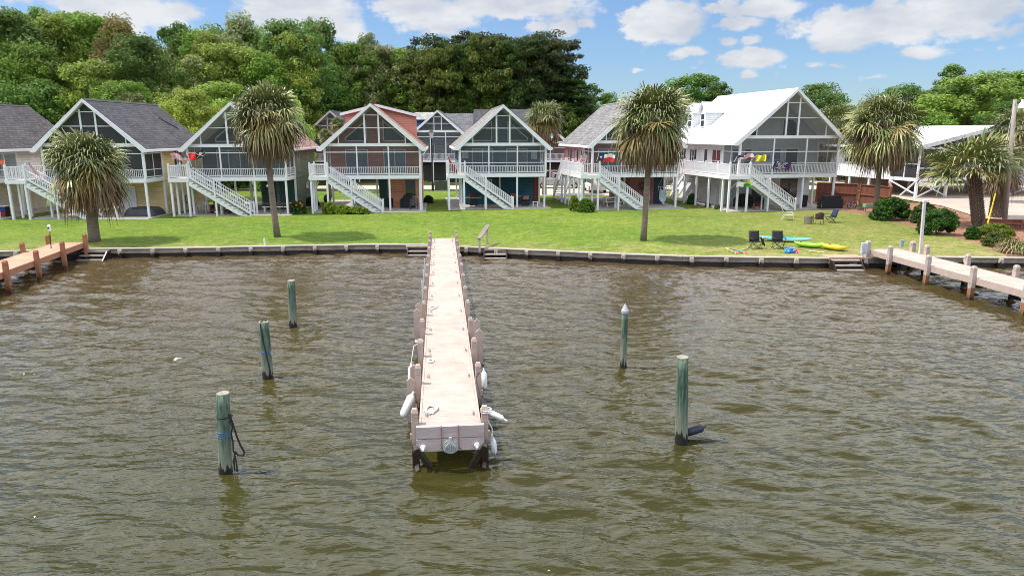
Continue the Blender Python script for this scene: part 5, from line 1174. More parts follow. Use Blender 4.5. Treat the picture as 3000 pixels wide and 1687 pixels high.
# ================================================================ things on the lawn
def camp_chair(label, p, rz, fab=BLKF, frame=BLK, seatc=None, h=.95, blanket=False, name='camping_chair'):
    T_ = thing(name, label, 'chair', p, rz)
    m = MB(); m.grid(lambda u, v: (-.27 + .54 * u, -.24 + .48 * v, .42 - .05 * math.sin(math.pi * u) * math.sin(math.pi * v)), 6, 6); m.build('seat', seatc or fab, T_, True, solid=.02)
    m = MB(); m.grid(lambda u, v: (-.28 + .56 * u, .24 + .16 * v - .03 * math.sin(math.pi * u), .42 + (h - .42) * v), 6, 6); m.build('backrest', fab, T_, True, solid=.02)
    for s in (-1, 1): m = MB(); m.grid(lambda u, v: (s * .31 - .045 + .09 * u, -.3 + .56 * v, .62 + .02 * math.sin(3 * v)), 2, 4); m.build('armrest', fab, T_, solid=.02)
    m = MB()
    for a, b in (((-.3, -.28, 0), (.3, -.28, .42)), ((.3, -.28, 0), (-.3, -.28, .42)), ((-.3, .26, 0), (.3, .26, .42)), ((.3, .26, 0), (-.3, .26, .42)), ((-.3, -.28, 0), (-.3, .26, .42)), ((-.3, .26, 0), (-.3, -.28, .42)), ((.3, -.28, 0), (.3, .26, .42)), ((.3, .26, 0), (.3, -.28, .42))): m.cyl(a, b, .014, n=6)
    for s in (-1, 1): m.cyl((s * .3, -.28, .4), (s * .32, -.3, .62), .014, n=6); m.cyl((s * .3, .24, .4), (s * .3, .42, h), .014, n=6)
    for a in (-.3, .3):
        for b in (-.28, .26): m.cyl((a, b, 0), (a, b, .03), .025, n=6)
    m.build('frame', frame, T_); return T_
c1 = camp_chair('left black folding camp chair with jacket over its arm, facing the water', PZ(2213, 729, GZ), .05, h=1.0); m = MB(); m.grid(lambda u, v: (.3 + .16 * u, -.25 + .4 * v, .64 - .42 * u - .05 * math.sin(9 * v)), 4, 6); tag(m.build('jacket', BLKF, None, True, solid=.03), 'black jacket hanging over the arm of the left camp chair', 'jacket').location = c1.location
tag(MB().cyl((0, 0, .64), (0, 0, .76), .035, .03).build('drink_bottle', WH), 'white bottle standing on the arm of the left camp chair', 'bottle').location = c1.location + Vector((.31, -.2, 0))
camp_chair('right black folding camp chair beside the turquoise kayak', PZ(2279, 729, GZ), -.08, h=1.0)
camp_chair('dark blue folding chair turned sideways at the fire pit', PZ(2432, 652, GZ), R(-78), fab=mat('navy_fabric', (.02, .035, .08), .8, .2), h=1.0)
wk = mat('dark_brown_wicker', (.05, .03, .022), .7, .3, 12); b = PZ(2397, 657, GZ); T_ = thing('wicker_chair', 'dark brown wicker armchair behind the steel fire pit, seen from behind', 'chair', b, R(178))
MB().grid(lambda u, v: (-.27 + .54 * u, -.26 + .5 * v, .42), 2, 2).build('seat', wk, T_, solid=.05); MB().grid(lambda u, v: (.29 * math.cos(math.pi * (1 - u)), .1 + .2 * math.sin(math.pi * u), .42 + v * (.34 + .14 * math.sin(math.pi * u))), 10, 4).build('backrest', wk, T_, True, solid=.03)
for x in (-.27, .27):
    for y in (-.25, .22): MB().cyl((x, y, 0), (x, y, .42), .016, n=6).build('leg', BLK, T_)
    m = MB(); m.tube([(x, -.25, .42), (x * 1.15, -.26, .64), (x * 1.15, .2, .68)], .018, 6); m.build('armrest', wk, T_)
b = PZ(2367, 655, GZ); T_ = thing('fire_pit', 'round brushed steel fire pit drum on the lawn', 'fire pit', b); st_ = mat('brushed_steel', (.36, .30, .26), .4, .2, 6, metal=.7)
m = MB(); m.cyl((0, 0, .02), (0, 0, .48), .29, .29, 24, caps=False); m.cyl((0, 0, .48), (0, 0, .52), .32, .31, 24, caps=False); m.cyl((0, 0, .03), (0, 0, .06), .28, n=24); m.build('drum', st_, T_, solid=.015); MB().cyl((0, 0, .3), (0, 0, .34), .27, n=20).build('ash', mat('ash', (.08, .07, .06)), T_)
b = PZ(2307, 644, GZ); T_ = thing('lounge_chair', 'pale metal sling lounge chair with high tilted back, near the white house stairs', 'chair', b, R(75)); pm2 = mat('pale_sling', (.45, .42, .36), .7); 
MB().grid(lambda u, v: (-.28 + .56 * u, -.35 + .6 * v, .38), 2, 2).build('seat', pm2, T_, solid=.02); MB().grid(lambda u, v: (-.28 + .56 * u, .25 + .35 * v, .38 + .75 * v), 2, 2).build('backrest', pm2, T_, solid=.02)
m = MB()
for x in (-.3, .3): m.tube([(x, .6, 1.13), (x, .25, .38), (x, -.38, .38), (x, -.42, 0)], .016, 6); m.tube([(x, .25, .38), (x, .45, 0)], .016, 6); m.tube([(x, .2, .6), (x, -.38, .58), (x, -.38, .38)], .016, 6)
m.build('frame', WHD, T_)
def kayak(label, p, rz, L, w, hcol, dcol, cockpits, name='kayak', tilt=0, hull2=None):
    T_ = thing(name, label, 'kayak', p, rz); T_.rotation_euler = (tilt, 0, rz)
    def prof(u): return max(.0, 1 - abs(2 * u - 1)**2.6)**.6
    m = MB(); m.grid(lambda u, v: (L * (u - .5), w / 2 * prof(u) * math.cos(math.pi * (1 + v)), .17 + .03 + .10 * abs(2 * u - 1)**3 - .19 * prof(u)**.5 * math.sin(math.pi * v)), 26, 10); m.build('hull', hull2 or hcol, T_, True)
    m = MB(); m.grid(lambda u, v: (L * (u - .5), w / 2 * prof(u) * math.cos(math.pi * v), .20 + .10 * abs(2 * u - 1)**3 + .06 * prof(u) * math.sin(math.pi * v)), 26, 10, 0); m.build('deck', hcol, T_, True)
    for (cx, cl, cw) in cockpits:
        m = MB(); ring = [(cx + cl / 2 * math.cos(a), cw / 2 * math.sin(a), .262 + .01) for a in np.linspace(0, 6.283, 17)[:-1]]; m.face(ring); m.build('cockpit', dcol, T_)
        m = MB(); m.tube([Vector(q) for q in ring] + [Vector(ring[0])], .022, 6); m.build('coaming', hcol, T_)
    m = MB(); m.bx(cockpits[0][0] - .3, cockpits[0][0] - .26, -.13, .13, .24, .42 if L > 2 else .3); m.build('seat_back', BLK, T_)
    return T_
TQ = mat('turquoise_plastic', (.12, .55, .58), .3, .25, 1.5); 
kayak('turquoise and white sit-in kayak lying behind the camp chairs', PZ(2299, 708, GZ), R(-20), 3.1, .74, TQ, BLK, [(.15, 1.0, .4), (-1.0, .4, .3), (1.05, .4, .26)], hull2=mat('pale_aqua_plastic', (.55, .68, .72), .35))
kayak('lime green child kayak on the grass right of the camp chairs', PZ(2371, 725, GZ), R(-32), 1.75, .7, mat('lime_plastic', (.33, .68, .05), .35), mat('dark_lime', (.1, .3, .02), .4), [(-.2, .6, .34), (.5, .2, .3)])
kayak('bright yellow child kayak lying nearest the right dock', PZ(2442, 732, GZ), R(-58), 1.6, .78, mat('yellow_plastic', (.85, .66, .03), .35), mat('dark_yellow', (.6, .42, .02), .4), [(.0, .7, .4)])
def paddle(label, a, b, c1_, c2_=None, shaft=None):
    A, B = PZ(*a, GZ + .03), PZ(*b, GZ + .03); v = B - A; d = v.normalized(); n = Vector((-d.y, d.x, 0)); T_ = thing('paddle', label, 'paddle', A)
    MB().cyl((0, 0, .02), v + Vector((0, 0, .02)), .014, n=6).build('shaft', shaft or BLK, T_)
    for k, (q, s, cc_) in enumerate(((Vector(), 1, c1_), (v, -1, c2_ or c1_))):
        m = MB(); m.prism([q - n * .03, q + d * (s * .25) - n * .075, q + d * (s * .38) - n * .03, q + d * (s * .38) + n * .03, q + d * (s * .25) + n * .075, q + n * .03], (0, 0, .035)); m.build('blade', cc_, T_)
YP = mat('yellow_toy', (.85, .65, .08), .4); OP = mat('orange_toy', (.85, .28, .1), .4); BP = mat('blue_toy', (.05, .3, .75), .4); PP = mat('pink_toy', (.9, .12, .35), .4); LP_ = mat('pale_lime_toy', (.7, .75, .25), .4); CY = mat('cyan_toy', (.1, .5, .65), .4)
paddle('yellow paddle lying at the left end of the toys', (2125, 727), (2185, 741), YP, OP); paddle('yellow and cyan paddle between toys and left camp chair', (2176, 731), (2192, 728), YP, CY)
paddle('yellow paddle with blue end lying under the right camp chair', (2283, 723), (2321, 727), LP_, BP, LP_); paddle('lime paddle lying in front of the green kayak', (2328, 728), (2350, 729), LP_)
paddle('long pale yellow paddle in front of the yellow kayak', (2369, 735), (2414, 740), LP_, None, LP_)
for lab, a, b, mm in (('orange toy water gun', (2128, 734), (2144, 738), OP), ('blue toy shovel beside orange gun', (2141, 738), (2150, 742), CY), ('orange and yellow toy blaster near the seawall', (2150, 743), (2166, 744), OP), ('pink striped toy blaster under the long paddle', (2176, 742), (2190, 743), PP)):
    A, B = PZ(*a, GZ), PZ(*b, GZ); v = B - A; T_ = thing('toy_blaster', lab, 'toy', A); m = MB(); m.tube([Vector((0, 0, .07)), v + Vector((0, 0, .07))], [.045, .03], 8); m.build('barrel', mm, T_); m = MB(); m.beam((v.x * .2, v.y * .2, .06), (v.x * .2, v.y * .2 - .12, .01), .05, .04); m.build('grip', YP, T_)
def bucket(label, px, py, mm, r=.16, h=.2, tilt=0.0, rz=0):
    p = PZ(px, py, GZ); T_ = thing('bucket', label, 'bucket', p + Vector((0, 0, .02))); T_.rotation_euler = (tilt, 0, rz); MB().cyl((0, 0, 0), (0, 0, h), r * .75, r, 16, caps=False).build('body', mm, T_, solid=.012); MB().cyl((0, 0, .01), (0, 0, .02), r * .74, n=16).build('base', mm, T_); m = MB(); m.tube([(r * math.cos(a), 0, h + r * .8 * math.sin(a)) for a in np.linspace(0, math.pi, 9)], .008, 5); m.build('handle', WH, T_)
bucket('open blue toy bucket, left of the pair', 2301, 741, mat('sky_blue_toy', (.12, .45, .75), .4), .17, .18, R(30), R(30)); bucket('deep blue toy bucket in the middle', 2318, 741, BP, .15, .22, R(25)); bucket('pink toy bucket lying at the right', 2332, 741, PP, .13, .16, R(50), R(-40)); bucket('small blue toy pail among the blasters', 2165, 741, CY, .1, .12, R(30))

# ================================================================ fence, planters, bikes, wall
FEN = mat('red_brown_fence', (.21, .075, .045), .85, .15, 2, fn=planks(0, .16, .07, .55, .2), stretch=(1, 1, .4))
def fence(label, a, b, h=1.85, name='fence', m=None, ph=.15, side=-1):
    a, b = Vector(a), Vector(b); v = b - a; L = v.length; T_ = thing(name, label, 'fence', a, math.atan2(v.y, v.x)); m = m or FEN
    MB().bx(0, L, -.02, .02, .02, h).build('panel', m, T_); q = MB(); q.bx(0, L, side * .07 - .03, side * .07 + .03, h * .5, h * .5 + .1); q.bx(0, L, -.1, .1, h, h + .05); q.build('rails', MATS['red_brown_trim'], T_)
    n = max(1, round(L / 2.4))
    for i in range(n + 1): MB().bx(L * i / n - .06, L * i / n + .06, side * .03 - .07, side * .03 + .07, 0, h - .003).build('post', MATS['red_brown_trim'], T_)
mat('red_brown_trim', (.25, .095, .055), .85, .15)
fa, fb, fc, fd = PZ(2390, 592, GZ), PZ(2508, 598, GZ), PZ(2604, 610, GZ), Vector((37.2, 68, GZ))
fence('red-brown board fence, shaded left run behind the white house', fa, fb); fence('red-brown board fence, sunlit middle run behind the planters', fb + Vector((.05, -.5, 0)), fc); fence('short red-brown fence return running back behind the round hedge', fc, fd)
wa, wb, wc_ = PZ(2880, 668, GZ), PZ(2930, 673, GZ), Vector((40, 42.2, GZ)); fence('low dark brown wall panel beside the booted palm along the lot', wa, wc_ + Vector((0, 4, 0)), .62, 'low_fence')
m = MB(); b = PZ(2546, 620, GZ); T_ = thing('raised_planter', 'pale green raised planter box on legs beside the palm trunk', 'planter', b); m.bx(-.48, .48, -.25, .25, .38, .68); m.build('box', mat('pale_green_paint', (.25, .42, .26), .6), T_); MB().bx(-.44, .44, -.21, .21, .66, .69).build('soil', MULCH, T_)
for x in (-.42, .42):
    for y in (-.2, .2): MB().bx(x - .03, x + .03, y - .03, y + .03, 0, .38).build('leg', mat('old_wood', (.25, .18, .12), .8), T_)
b = PZ(2519, 615, GZ); T_ = thing('plant_pot', 'grey tub of small herbs left of the green planter', 'plant pot', b); MB().cyl((0, 0, 0), (0, 0, .3), .22, .28, 14).build('pot', mat('grey_pot', (.2, .17, .16)), T_); rs = np.random.RandomState(5); V, F = leaves(rs, np.array([[0, 0, .36]] * 3), np.array([[.26, .26, .12]] * 3), 60, .05); o = bpy.data.objects.new('herbs', npmesh('herbs', V, F, LEAF)); col.objects.link(o); o.parent = T_; o.color = (.08, .14, .04, 1)
def bike(label, p, rz, c, s=.75):
    T_ = thing('bicycle', label, 'bicycle', p, rz); r = .3 * s
    for x in (-.48 * s, .48 * s):
        m = MB(); m.tube([(x + r * math.cos(a), 0, r + r * math.sin(a)) for a in np.linspace(0, 6.283, 17)], .024, 5, caps=False); m.build('wheel', BLK, T_)
        m = MB(); [m.cyl((x, 0, r), (x + r * math.cos(a), 0, r + r * math.sin(a)), .004, n=3) for a in np.linspace(0, 6.283, 11)]; m.build('spokes', METAL, T_)
    m = MB(); S_, Hd, Bb = Vector((-.16 * s, 0, .78 * s)), Vector((.36 * s, 0, .8 * s)), Vector((-.05 * s, 0, .3 * s))
    for a, b_ in ((S_, Bb), (Bb, Hd), (S_ - Vector((0, 0, .1)), Hd), (Bb, Vector((-.48 * s, 0, r))), (S_, Vector((-.48 * s, 0, r))), (Hd + Vector((0, 0, .15)), Vector((.48 * s, 0, r)))): m.cyl(a, b_, .02, n=6)
    m.build('frame', c, T_); MB().tube([(.4 * s, -.24, 1.0 * s), (.33 * s, 0, .98 * s), (.4 * s, .24, 1.0 * s)], .014, 6).build('handlebar', BLK, T_); MB().bx(-.28 * s, -.04 * s, -.06, .06, .79 * s, .84 * s).build('saddle', BLK, T_)
bike('small blue child bicycle by the fence corner', PZ(2495, 609, GZ), R(25), mat('bright_blue_paint', (.02, .09, .45), .3)); bike('dark child bicycle in the fence shade', PZ(2466, 601, GZ), R(50), BLK)
# utility pole with lamp and yellow guard
b = PZ(2943, 655, GZ + .04); tp = PY(2974, 292, b.y); T_ = thing('utility_pole', 'tall grey wooden utility pole with white street lamp at the right edge', 'utility pole', b); v = tp - b
MB().tube([Vector((0, 0, -.2)), v * .5, v], [.17, .15, .12], 12).build('pole', mat('grey_pole_wood', (.33, .28, .25), .9, .2, 3, .4, 12, stretch=(3, 3, .4)), T_, True)
m = MB(); m.beam(v - Vector((0, 0, .35)), v + Vector((.75, -.1, -.3)), .05, .05); m.tube([v + Vector((.5, -.1, -.6)), v + Vector((.5, -.1, -.42)), v + Vector((.5, -.1, -.2)), v + Vector((.5, -.1, .0))], [.34, .28, .12, .1], 14); m.build('street_lamp', WHD, T_)
b = PZ(2887, 680, GZ); tp = PY(2916, 568, b.y + .6); m = MB(); m.tube([Vector(), tp - b], .05, 8); o = m.build('guy_guard', mat('safety_yellow', (.85, .6, .02), .5)); o.location = b; tag(o, 'slanting bright yellow guy-wire guard behind the hedges', 'guy guard')
m = MB(); m.tube([PY(2916, 568, b.y + .6), v + T_.location], .012, 4); tag(m.build('guy_wire', METAL), 'thin guy wire rising from the yellow guard to the utility pole', 'wire')
# lamp post between the houses, air conditioner
lb_ = PZ(1268, 559, GZ); T_ = thing('lamp_post', 'tall black lamp post with lantern between the coral and slate blue houses', 'lamp post', lb_); tp = PY(1262, 405, lb_.y) - lb_
MB().tube([Vector((0, 0, 0)), Vector((0, 0, .8)), Vector((0, 0, .82)), Vector((0, 0, tp.z))], [.14, .14, .09, .07], 10).build('post', BLK, T_)
z = tp.z; m = MB(); m.hexa([(-.14, -.14, z), (.14, -.14, z), (.14, .14, z), (-.14, .14, z), (-.26, -.26, z + .62), (.26, -.26, z + .62), (.26, .26, z + .62), (-.26, .26, z + .62)]); m.build('lantern', mat('frosted_glass', (.6, .6, .58), .3), T_)
m = MB(); m.hexa([(-.3, -.3, z + .63), (.3, -.3, z + .63), (.3, .3, z + .63), (-.3, .3, z + .63), (-.05, -.05, z + .95), (.05, -.05, z + .95), (.05, .05, z + .95), (-.05, .05, z + .95)]); m.cyl((0, 0, z + .95), (0, 0, z + 1.05), .03); m.build('lantern_cap', BLK, T_)
b = PZ(1292, 559, GZ); T_ = thing('air_conditioner', 'dark grey air conditioner unit on the grass beside the lamp post', 'air conditioner', b); MB().bx(-.8, .8, -.3, .6, 0, .06).build('pad', CONC, T_); MB().bx(-.72, .72, -.22, .5, .06, 1.15).build('cabinet', mat('dark_grey_enamel', (.09, .1, .09), .6, fn=planks(2, .06, .3, .4)), T_); MB().cyl((0, .14, 1.15), (0, .14, 1.18), .3, n=16).build('fan_grille', BLK, T_)

# ================================================================ vehicles
def car(label, p, rz, body, kind='suv', s=1.0, rack=False):
    T_ = thing('parked_car' if kind != 'truck' else 'parked_truck', label, 'truck' if kind == 'truck' else 'car', p, rz)
    w = .92; prof = {'suv': [(-2.3, .35), (2.25, .35), (2.3, .8), (1.3, 1.0), (.7, 1.62), (-2.0, 1.66), (-2.3, 1.0)], 'truck': [(-2.9, .45), (2.7, .45), (2.75, 1.0), (1.5, 1.18), (.9, 1.85), (-.75, 1.88), (-.9, 1.2), (-2.9, 1.2)]}[kind]
    m = MB(); n = len(prof); m.v += [(x, sg * (w if z < 1.15 else w - .16), z) for sg in (-1, 1) for x, z in prof]
    # split the profile into lower body and cabin for valid faces
    m = MB(); lo = [q for q in prof if q[1] <= 1.2]; m.prism([(x, -w, z) for x, z in lo], (0, 2 * w, 0)); m.build('body', body, T_, bevel=.06)
    hi_ = {'suv': [(1.25, .98), (.7, 1.62), (-2.0, 1.66), (-2.27, .98)], 'truck': [(1.45, 1.16), (.9, 1.85), (-.75, 1.88), (-.88, 1.16)]}[kind]
    m = MB(); m.prism([(x, -w + .12, z) for x, z in hi_], (0, 2 * w - .24, 0)); m.build('cabin', body, T_, bevel=.06)
    zc = (hi_[0][1] + hi_[1][1]) / 2; a = [(hi_[0][0] - .32, zc - .22), (hi_[1][0] - .12, zc + .22), (hi_[2][0] + .15, zc + .22), (hi_[3][0] + .2, zc - .22)]
    for sg in (-1, 1): MB().prism([(x, sg * (w - .118), z) for x, z in a], (0, sg * .012, 0)).build('side_glass', GLASS, T_)
    m = MB(); m.hexa([(hi_[0][0] - .02, -.7, hi_[0][1] + .06), (hi_[0][0] - .02, .7, hi_[0][1] + .06), (hi_[0][0] - .06, .7, hi_[0][1] + .06), (hi_[0][0] - .06, -.7, hi_[0][1] + .06), (hi_[1][0] + .06, -.66, hi_[1][1] - .04), (hi_[1][0] + .06, .66, hi_[1][1] - .04), (hi_[1][0], .66, hi_[1][1] - .04), (hi_[1][0], -.66, hi_[1][1] - .04)]); m.build('windscreen', GLASS, T_)
    for x in (prof[0][0] + .85, prof[1][0] - .85):
        for sg in (-1, 1):
            o = MB().cyl((x, sg * w * .8, .36), (x, sg * (w + .02), .36), .36, n=18).build('wheel', BLK, T_); MB().cyl((x, sg * (w + .02), .36), (x, sg * (w + .035), .36), .2, n=12).build('rim', METAL, o)
    for sg in (-1, 1): MB().bx(prof[1][0] - .01, prof[1][0] + .06, sg * .6 - .18, sg * .6 + .18, .7, .85).build('headlight', WHD, T_)
    if rack:
        m = MB()
        for y in (-.8, .8): m.beam((-2.8, y, 2.1), (1.1, y, 2.1), .06, .06); [m.beam((x, y, 1.15 if x < -.8 else 1.8), (x, y, 2.1), .05, .05) for x in (-2.8, -1.8, -.9, 1.0)]
        for x in np.arange(-2.8, 1.0, .45): m.beam((x, -.8, 2.13), (x, .8, 2.13), .04, .04)
        m.build('ladder_rack', mat('red_white_rack', (.5, .3, .28), .5), T_)
    return T_
rp = PZ(1640, 553, GZ); car('silver work truck with ladder rack on the road between slate blue and pink houses', (rp.x, 84.5, GZ), R(0), mat('silver_paint', (.45, .45, .46), .3, .03, metal=.5), 'truck', rack=True)
car('white car parked on the road behind the pink house', (9.5, 79, GZ), R(95), mat('white_car_paint', (.7, .7, .7), .3), 'suv')
b = PZ(2988, 585, GZ + .04); car('pale blue-white car on the lot at the right edge', (b.x + 3, b.y + 9, GZ + .04), R(160), mat('pale_car_paint', (.62, .68, .72), .25), 'suv')

# ================================================================ flags
FR = mat('flag_red', (.45, .02, .025), .8, .05); FW = mat('flag_white', (.75, .72, .72), .8, .05); FB = mat('flag_navy', (.02, .025, .09), .8, .05); FK = mat('flag_black', (.02, .02, .02), .8); FY = mat('flag_yellow', (.62, .55, .03), .8, .1); FGN = mat('flag_green', (.02, .25, .05), .8); FBR = mat('flag_bright_red', (.75, .02, .02), .8); FMR = mat('faded_maroon', (.28, .045, .04), .85, .2); FPU = mat('flag_purple', (.09, .015, .10), .8)
def flag(label, base, tip, fly, drop, mf, mats, wave=.12, nu=20, nv=13, ph=0.0, sag=.0, name='flag', extra=None):
    """base->tip pole; flag hoist along the tip end of the pole; fly and drop are vectors"""
    base, tip, fly, drop = map(Vector, (base, tip, fly, drop)); T_ = thing(name, label, 'flag', base)
    MB().cyl((0, 0, 0), tip - base, .018, .014, 6).build('flagpole', WHD, T_); k = (tip - base).normalized(); nrm = fly.cross(drop).normalized()
    fn = lambda u, v: (tip - base) + drop * v + fly * u + nrm * (wave * u**.5 * math.sin(u * 9 + v * 2.5 + ph)) + Vector((0, 0, -sag * u * u + .05 * math.sin(u * 11 + ph)))
    MB().grid(fn, nu, nv, 0, mf).build('cloth', mats, T_, True)
    if extra: extra(T_, fn)
    return T_
def star(mb, fn, u0, v0, ru, rv, off=.01):
    c = Vector(fn(u0, v0)); n = 5; pts = []
    for i in range(10):
        a = -math.pi / 2 + i * math.pi / 5; r = 1 if i % 2 == 0 else .42; pts.append(Vector(fn(u0 + ru * r * math.cos(a), v0 + rv * r * math.sin(a))) + Vector((0, -off, 0)))
    for i in range(10): mb.face([c + Vector((0, -off, 0)), pts[i], pts[(i + 1) % 10]])
def usa(u, v):
    if u < .4 and v < 7 / 13: return 2
    return 0 if int(v * 13) % 2 == 0 else 1
def stars(T_, fn):
    m = MB(); [star(m, fn, .05 + .075 * i, .05 + .095 * j, .024, .036) for i in range(5) for j in range(5)]; m.build('stars', FW, T_)
Wp = lambda H_, x, y, z: Vector((H_.location.x, H_.location.y, GZ)) + Matrix.Rotation(H_.rotation_euler.z, 3, 'Z') @ Vector((x, y, z))
U = [FR, FW, FB]
def pxv(px, py, Y): return PY(px, py, Y)
yf = 54.0 - 1.3
flag('small American flag hanging slantwise on the yellow house landing', pxv(118, 512, yf), pxv(80, 472, yf), pxv(115, 508, yf) - pxv(80, 472, yf), Vector((.12, 0, -.5)), usa, U, .05, extra=stars)
yf = 56.2 - 1.4
flag('American flag streaming left off the green house landing', pxv(566, 500, yf), pxv(549, 455, yf), pxv(497, 447, yf) - pxv(549, 455, yf), Vector((.12, 0, -.5)), lambda u, v: usa(1 - u, v) if False else usa(u, v), U, .1, extra=stars)
def skull(T_, fn):
    m = MB()
    def ell(u0, v0, ru, rv): 
        c = [Vector(fn(u0 + ru * math.cos(a), v0 + rv * math.sin(a))) + Vector((0, -.02, 0)) for a in np.linspace(0, 6.283, 13)[:-1]]; m.face(c)
    ell(.68, .38, .07, .2); ell(.68, .62, .05, .1); 
    for s in (-1, 1): m.beam(Vector(fn(.5, .5 + .3 * s)) + Vector((0, -.03, 0)), Vector(fn(.88, .5 - .3 * s)) + Vector((0, -.03, 0)), .03, .05, up=(0, 1, 0))
    m.build('emblem', FW, T_)
flag('red and black flag with white emblem streaming right off the green house landing', pxv(566, 500, yf), pxv(550, 452, yf), pxv(602, 440, yf) - pxv(550, 452, yf), Vector((.0, 0, -.52)), lambda u, v: 1 if u > .45 and v > .0 else 0, [FBR, FK], .12, extra=skull)
yf = 61.3 - 1.3
flag('faded maroon flag drooping on the slate blue house landing', pxv(1325, 508, yf), pxv(1311, 458, yf), pxv(1337, 492, yf) - pxv(1311, 458, yf), Vector((.2, 0, -.95)), lambda u, v: 0, [FMR], .06)
l5 = Wp(H5, q5['lx0'] + .3, -1.3, 3.9)
flag('American flag hanging limp on the pink house deck', pxv(1712, 480, l5.y), pxv(1706, 440, l5.y), Vector((.45, 0, -.45)), Vector((-.25, 0, -.8)), usa, U, .05, extra=stars)
def lone(T_, fn): m = MB(); star(m, fn, .16, .5, .09, .2); m.build('star', FW, T_)
flag('blue, white and red flag with one white star flying off the pink house stairs', pxv(1748, 473, l5.y), pxv(1755, 450, l5.y), pxv(1803, 452, l5.y) - pxv(1755, 450, l5.y), pxv(1750, 473, l5.y) - pxv(1755, 450, l5.y), lambda u, v: 0 if u < .33 else (1 if v < .5 else 2), [FB, FW, FBR], .07, extra=lone)
l6 = Wp(H6, -4, -1.5, 3.9); y6 = l6.y
flag('American flag arching in the wind above the white house landing', pxv(2150, 476, y6), pxv(2160, 458, y6), pxv(2206, 448, y6) - pxv(2160, 458, y6), Vector((.15, 0, -.35)), usa, U, .12, sag=-.0, extra=None)
flag('mustard yellow flag folded by the wind above the white house stairs', pxv(2199, 472, y6), pxv(2217, 456, y6), pxv(2246, 452, y6) - pxv(2217, 456, y6), Vector((-.1, 0, -.55)), lambda u, v: 0, [FY], .16)
def words(T_, fn):
    for txt, v0, hh in (('TRUMP', .08, .42), ('2024', .46, .34)):
        cu = bpy.data.curves.new('txt', 'FONT'); cu.body = txt; cu.align_x = 'LEFT'; to = bpy.data.objects.new('tmp_text', cu); col.objects.link(to); bpy.context.view_layer.update()
        me = bpy.data.meshes.new_from_object(to.evaluated_get(bpy.context.evaluated_depsgraph_get())); bpy.data.objects.remove(to)
        xs2 = [q.co.x for q in me.vertices]; ys2 = [q.co.y for q in me.vertices]; w0, h0 = max(xs2), max(ys2); uw = .68 if txt == 'TRUMP' else .4; u0 = .12 if txt == 'TRUMP' else .24
        for q in me.vertices: q.co = Vector(fn(u0 + q.co.x / w0 * uw, v0 + hh * (1 - q.co.y / h0))) + Vector((0, -.03, 0))
        me.materials.append(FW); o = bpy.data.objects.new('lettering', me); col.objects.link(o); o.parent = T_
    m = MB(); m.grid(lambda u, v: Vector(fn(.08 + .7 * u, .82 + .05 * v)) + Vector((0, -.02, 0)), 10, 1, mf=lambda u, v: 0); m.build('lower_line', FW, T_)
y66 = Wp(H6, 0, -.4, 3.5).y
flag('dark blue and purple banner with white block lettering on the white house porch rail', pxv(2259, 500, y66), pxv(2270, 473, y66), pxv(2319, 476, y66) - pxv(2270, 473, y66), pxv(2262, 495, y66) - pxv(2270, 473, y66), lambda u, v: 1 if (v > .86 or u > .86) else 0, [FB, FPU], .05, extra=words)
flag('white, yellow and green flag arching from a post under the white house landing', pxv(2142, 552, y6), pxv(2158, 535, y6), pxv(2205, 525, y6) - pxv(2158, 535, y6), Vector((.0, 0, -.42)), lambda u, v: 0 if u < .45 else (1 if v < .45 else 2), [FW, FY, FGN], .1, sag=.25)
flag('small orange flag at the left edge on the off-white house', pxv(-8, 492, 53), pxv(-10, 470, 53), Vector((.6, 0, .0)), Vector((0, 0, -.28)), lambda u, v: 0, [mat('flag_orange', (.9, .2, .1), .8)], .06)

# ================================================================ under and around the houses
def at(H_, x, y, z=.05): return Wp(H_, x, y, z)
def grill(label, H_, x, y, cover=True, w=1.3):
    T_ = thing('covered_grill' if cover else 'grill', label, 'grill', at(H_, x, y), H_.rotation_euler.z)
    if cover:
        m = MB(); prof = [(-w / 2, 0), (-w / 2 + .02, .75), (-w / 2 + .22, .85), (-w / 2 + .35, 1.12), (w / 2 - .35, 1.15), (w / 2 - .2, .86), (w / 2 - .02, .75), (w / 2, 0)]; m.grid(lambda u, v: (np.interp(u * 7, range(8), [p[0] for p in prof]) + .03 * math.sin(19 * v), -.3 + .6 * v + .05 * math.sin(u * 17), np.interp(u * 7, range(8), [p[1] for p in prof])), 21, 8); 
        m.face([(p[0], -.3, p[1]) for p in prof]); m.build('cover', BLKF, T_)
    else:
        MB().bx(-.35, .35, -.25, .25, .1, .8).build('cabinet', BLK, T_); MB().tube([(-.35, 0, .95), (.35, 0, .95)], .24, 12).build('lid', mat('maroon_enamel', (.1, .02, .02), .4), T_); MB().bx(-.75, .75, -.22, .22, .8, .84).build('side_shelf', METAL, T_)
    return T_
grill('large black covered grill beside the right post of the white house', H6, 4.0, -.6, w=2.1); grill('black covered grill in front of the coral storage wall', H3, 2.7, 2.3, w=1.3)
grill('uncovered grill with maroon lid left under the slate blue house', H4, -2.6, 1.2, False); grill('low dark smoker under the right of the slate blue stairs', H4, 1.2, 2.0, False)
grill('black covered grill under the left of the white house', H6, -2.6, 2.6, w=1.6)
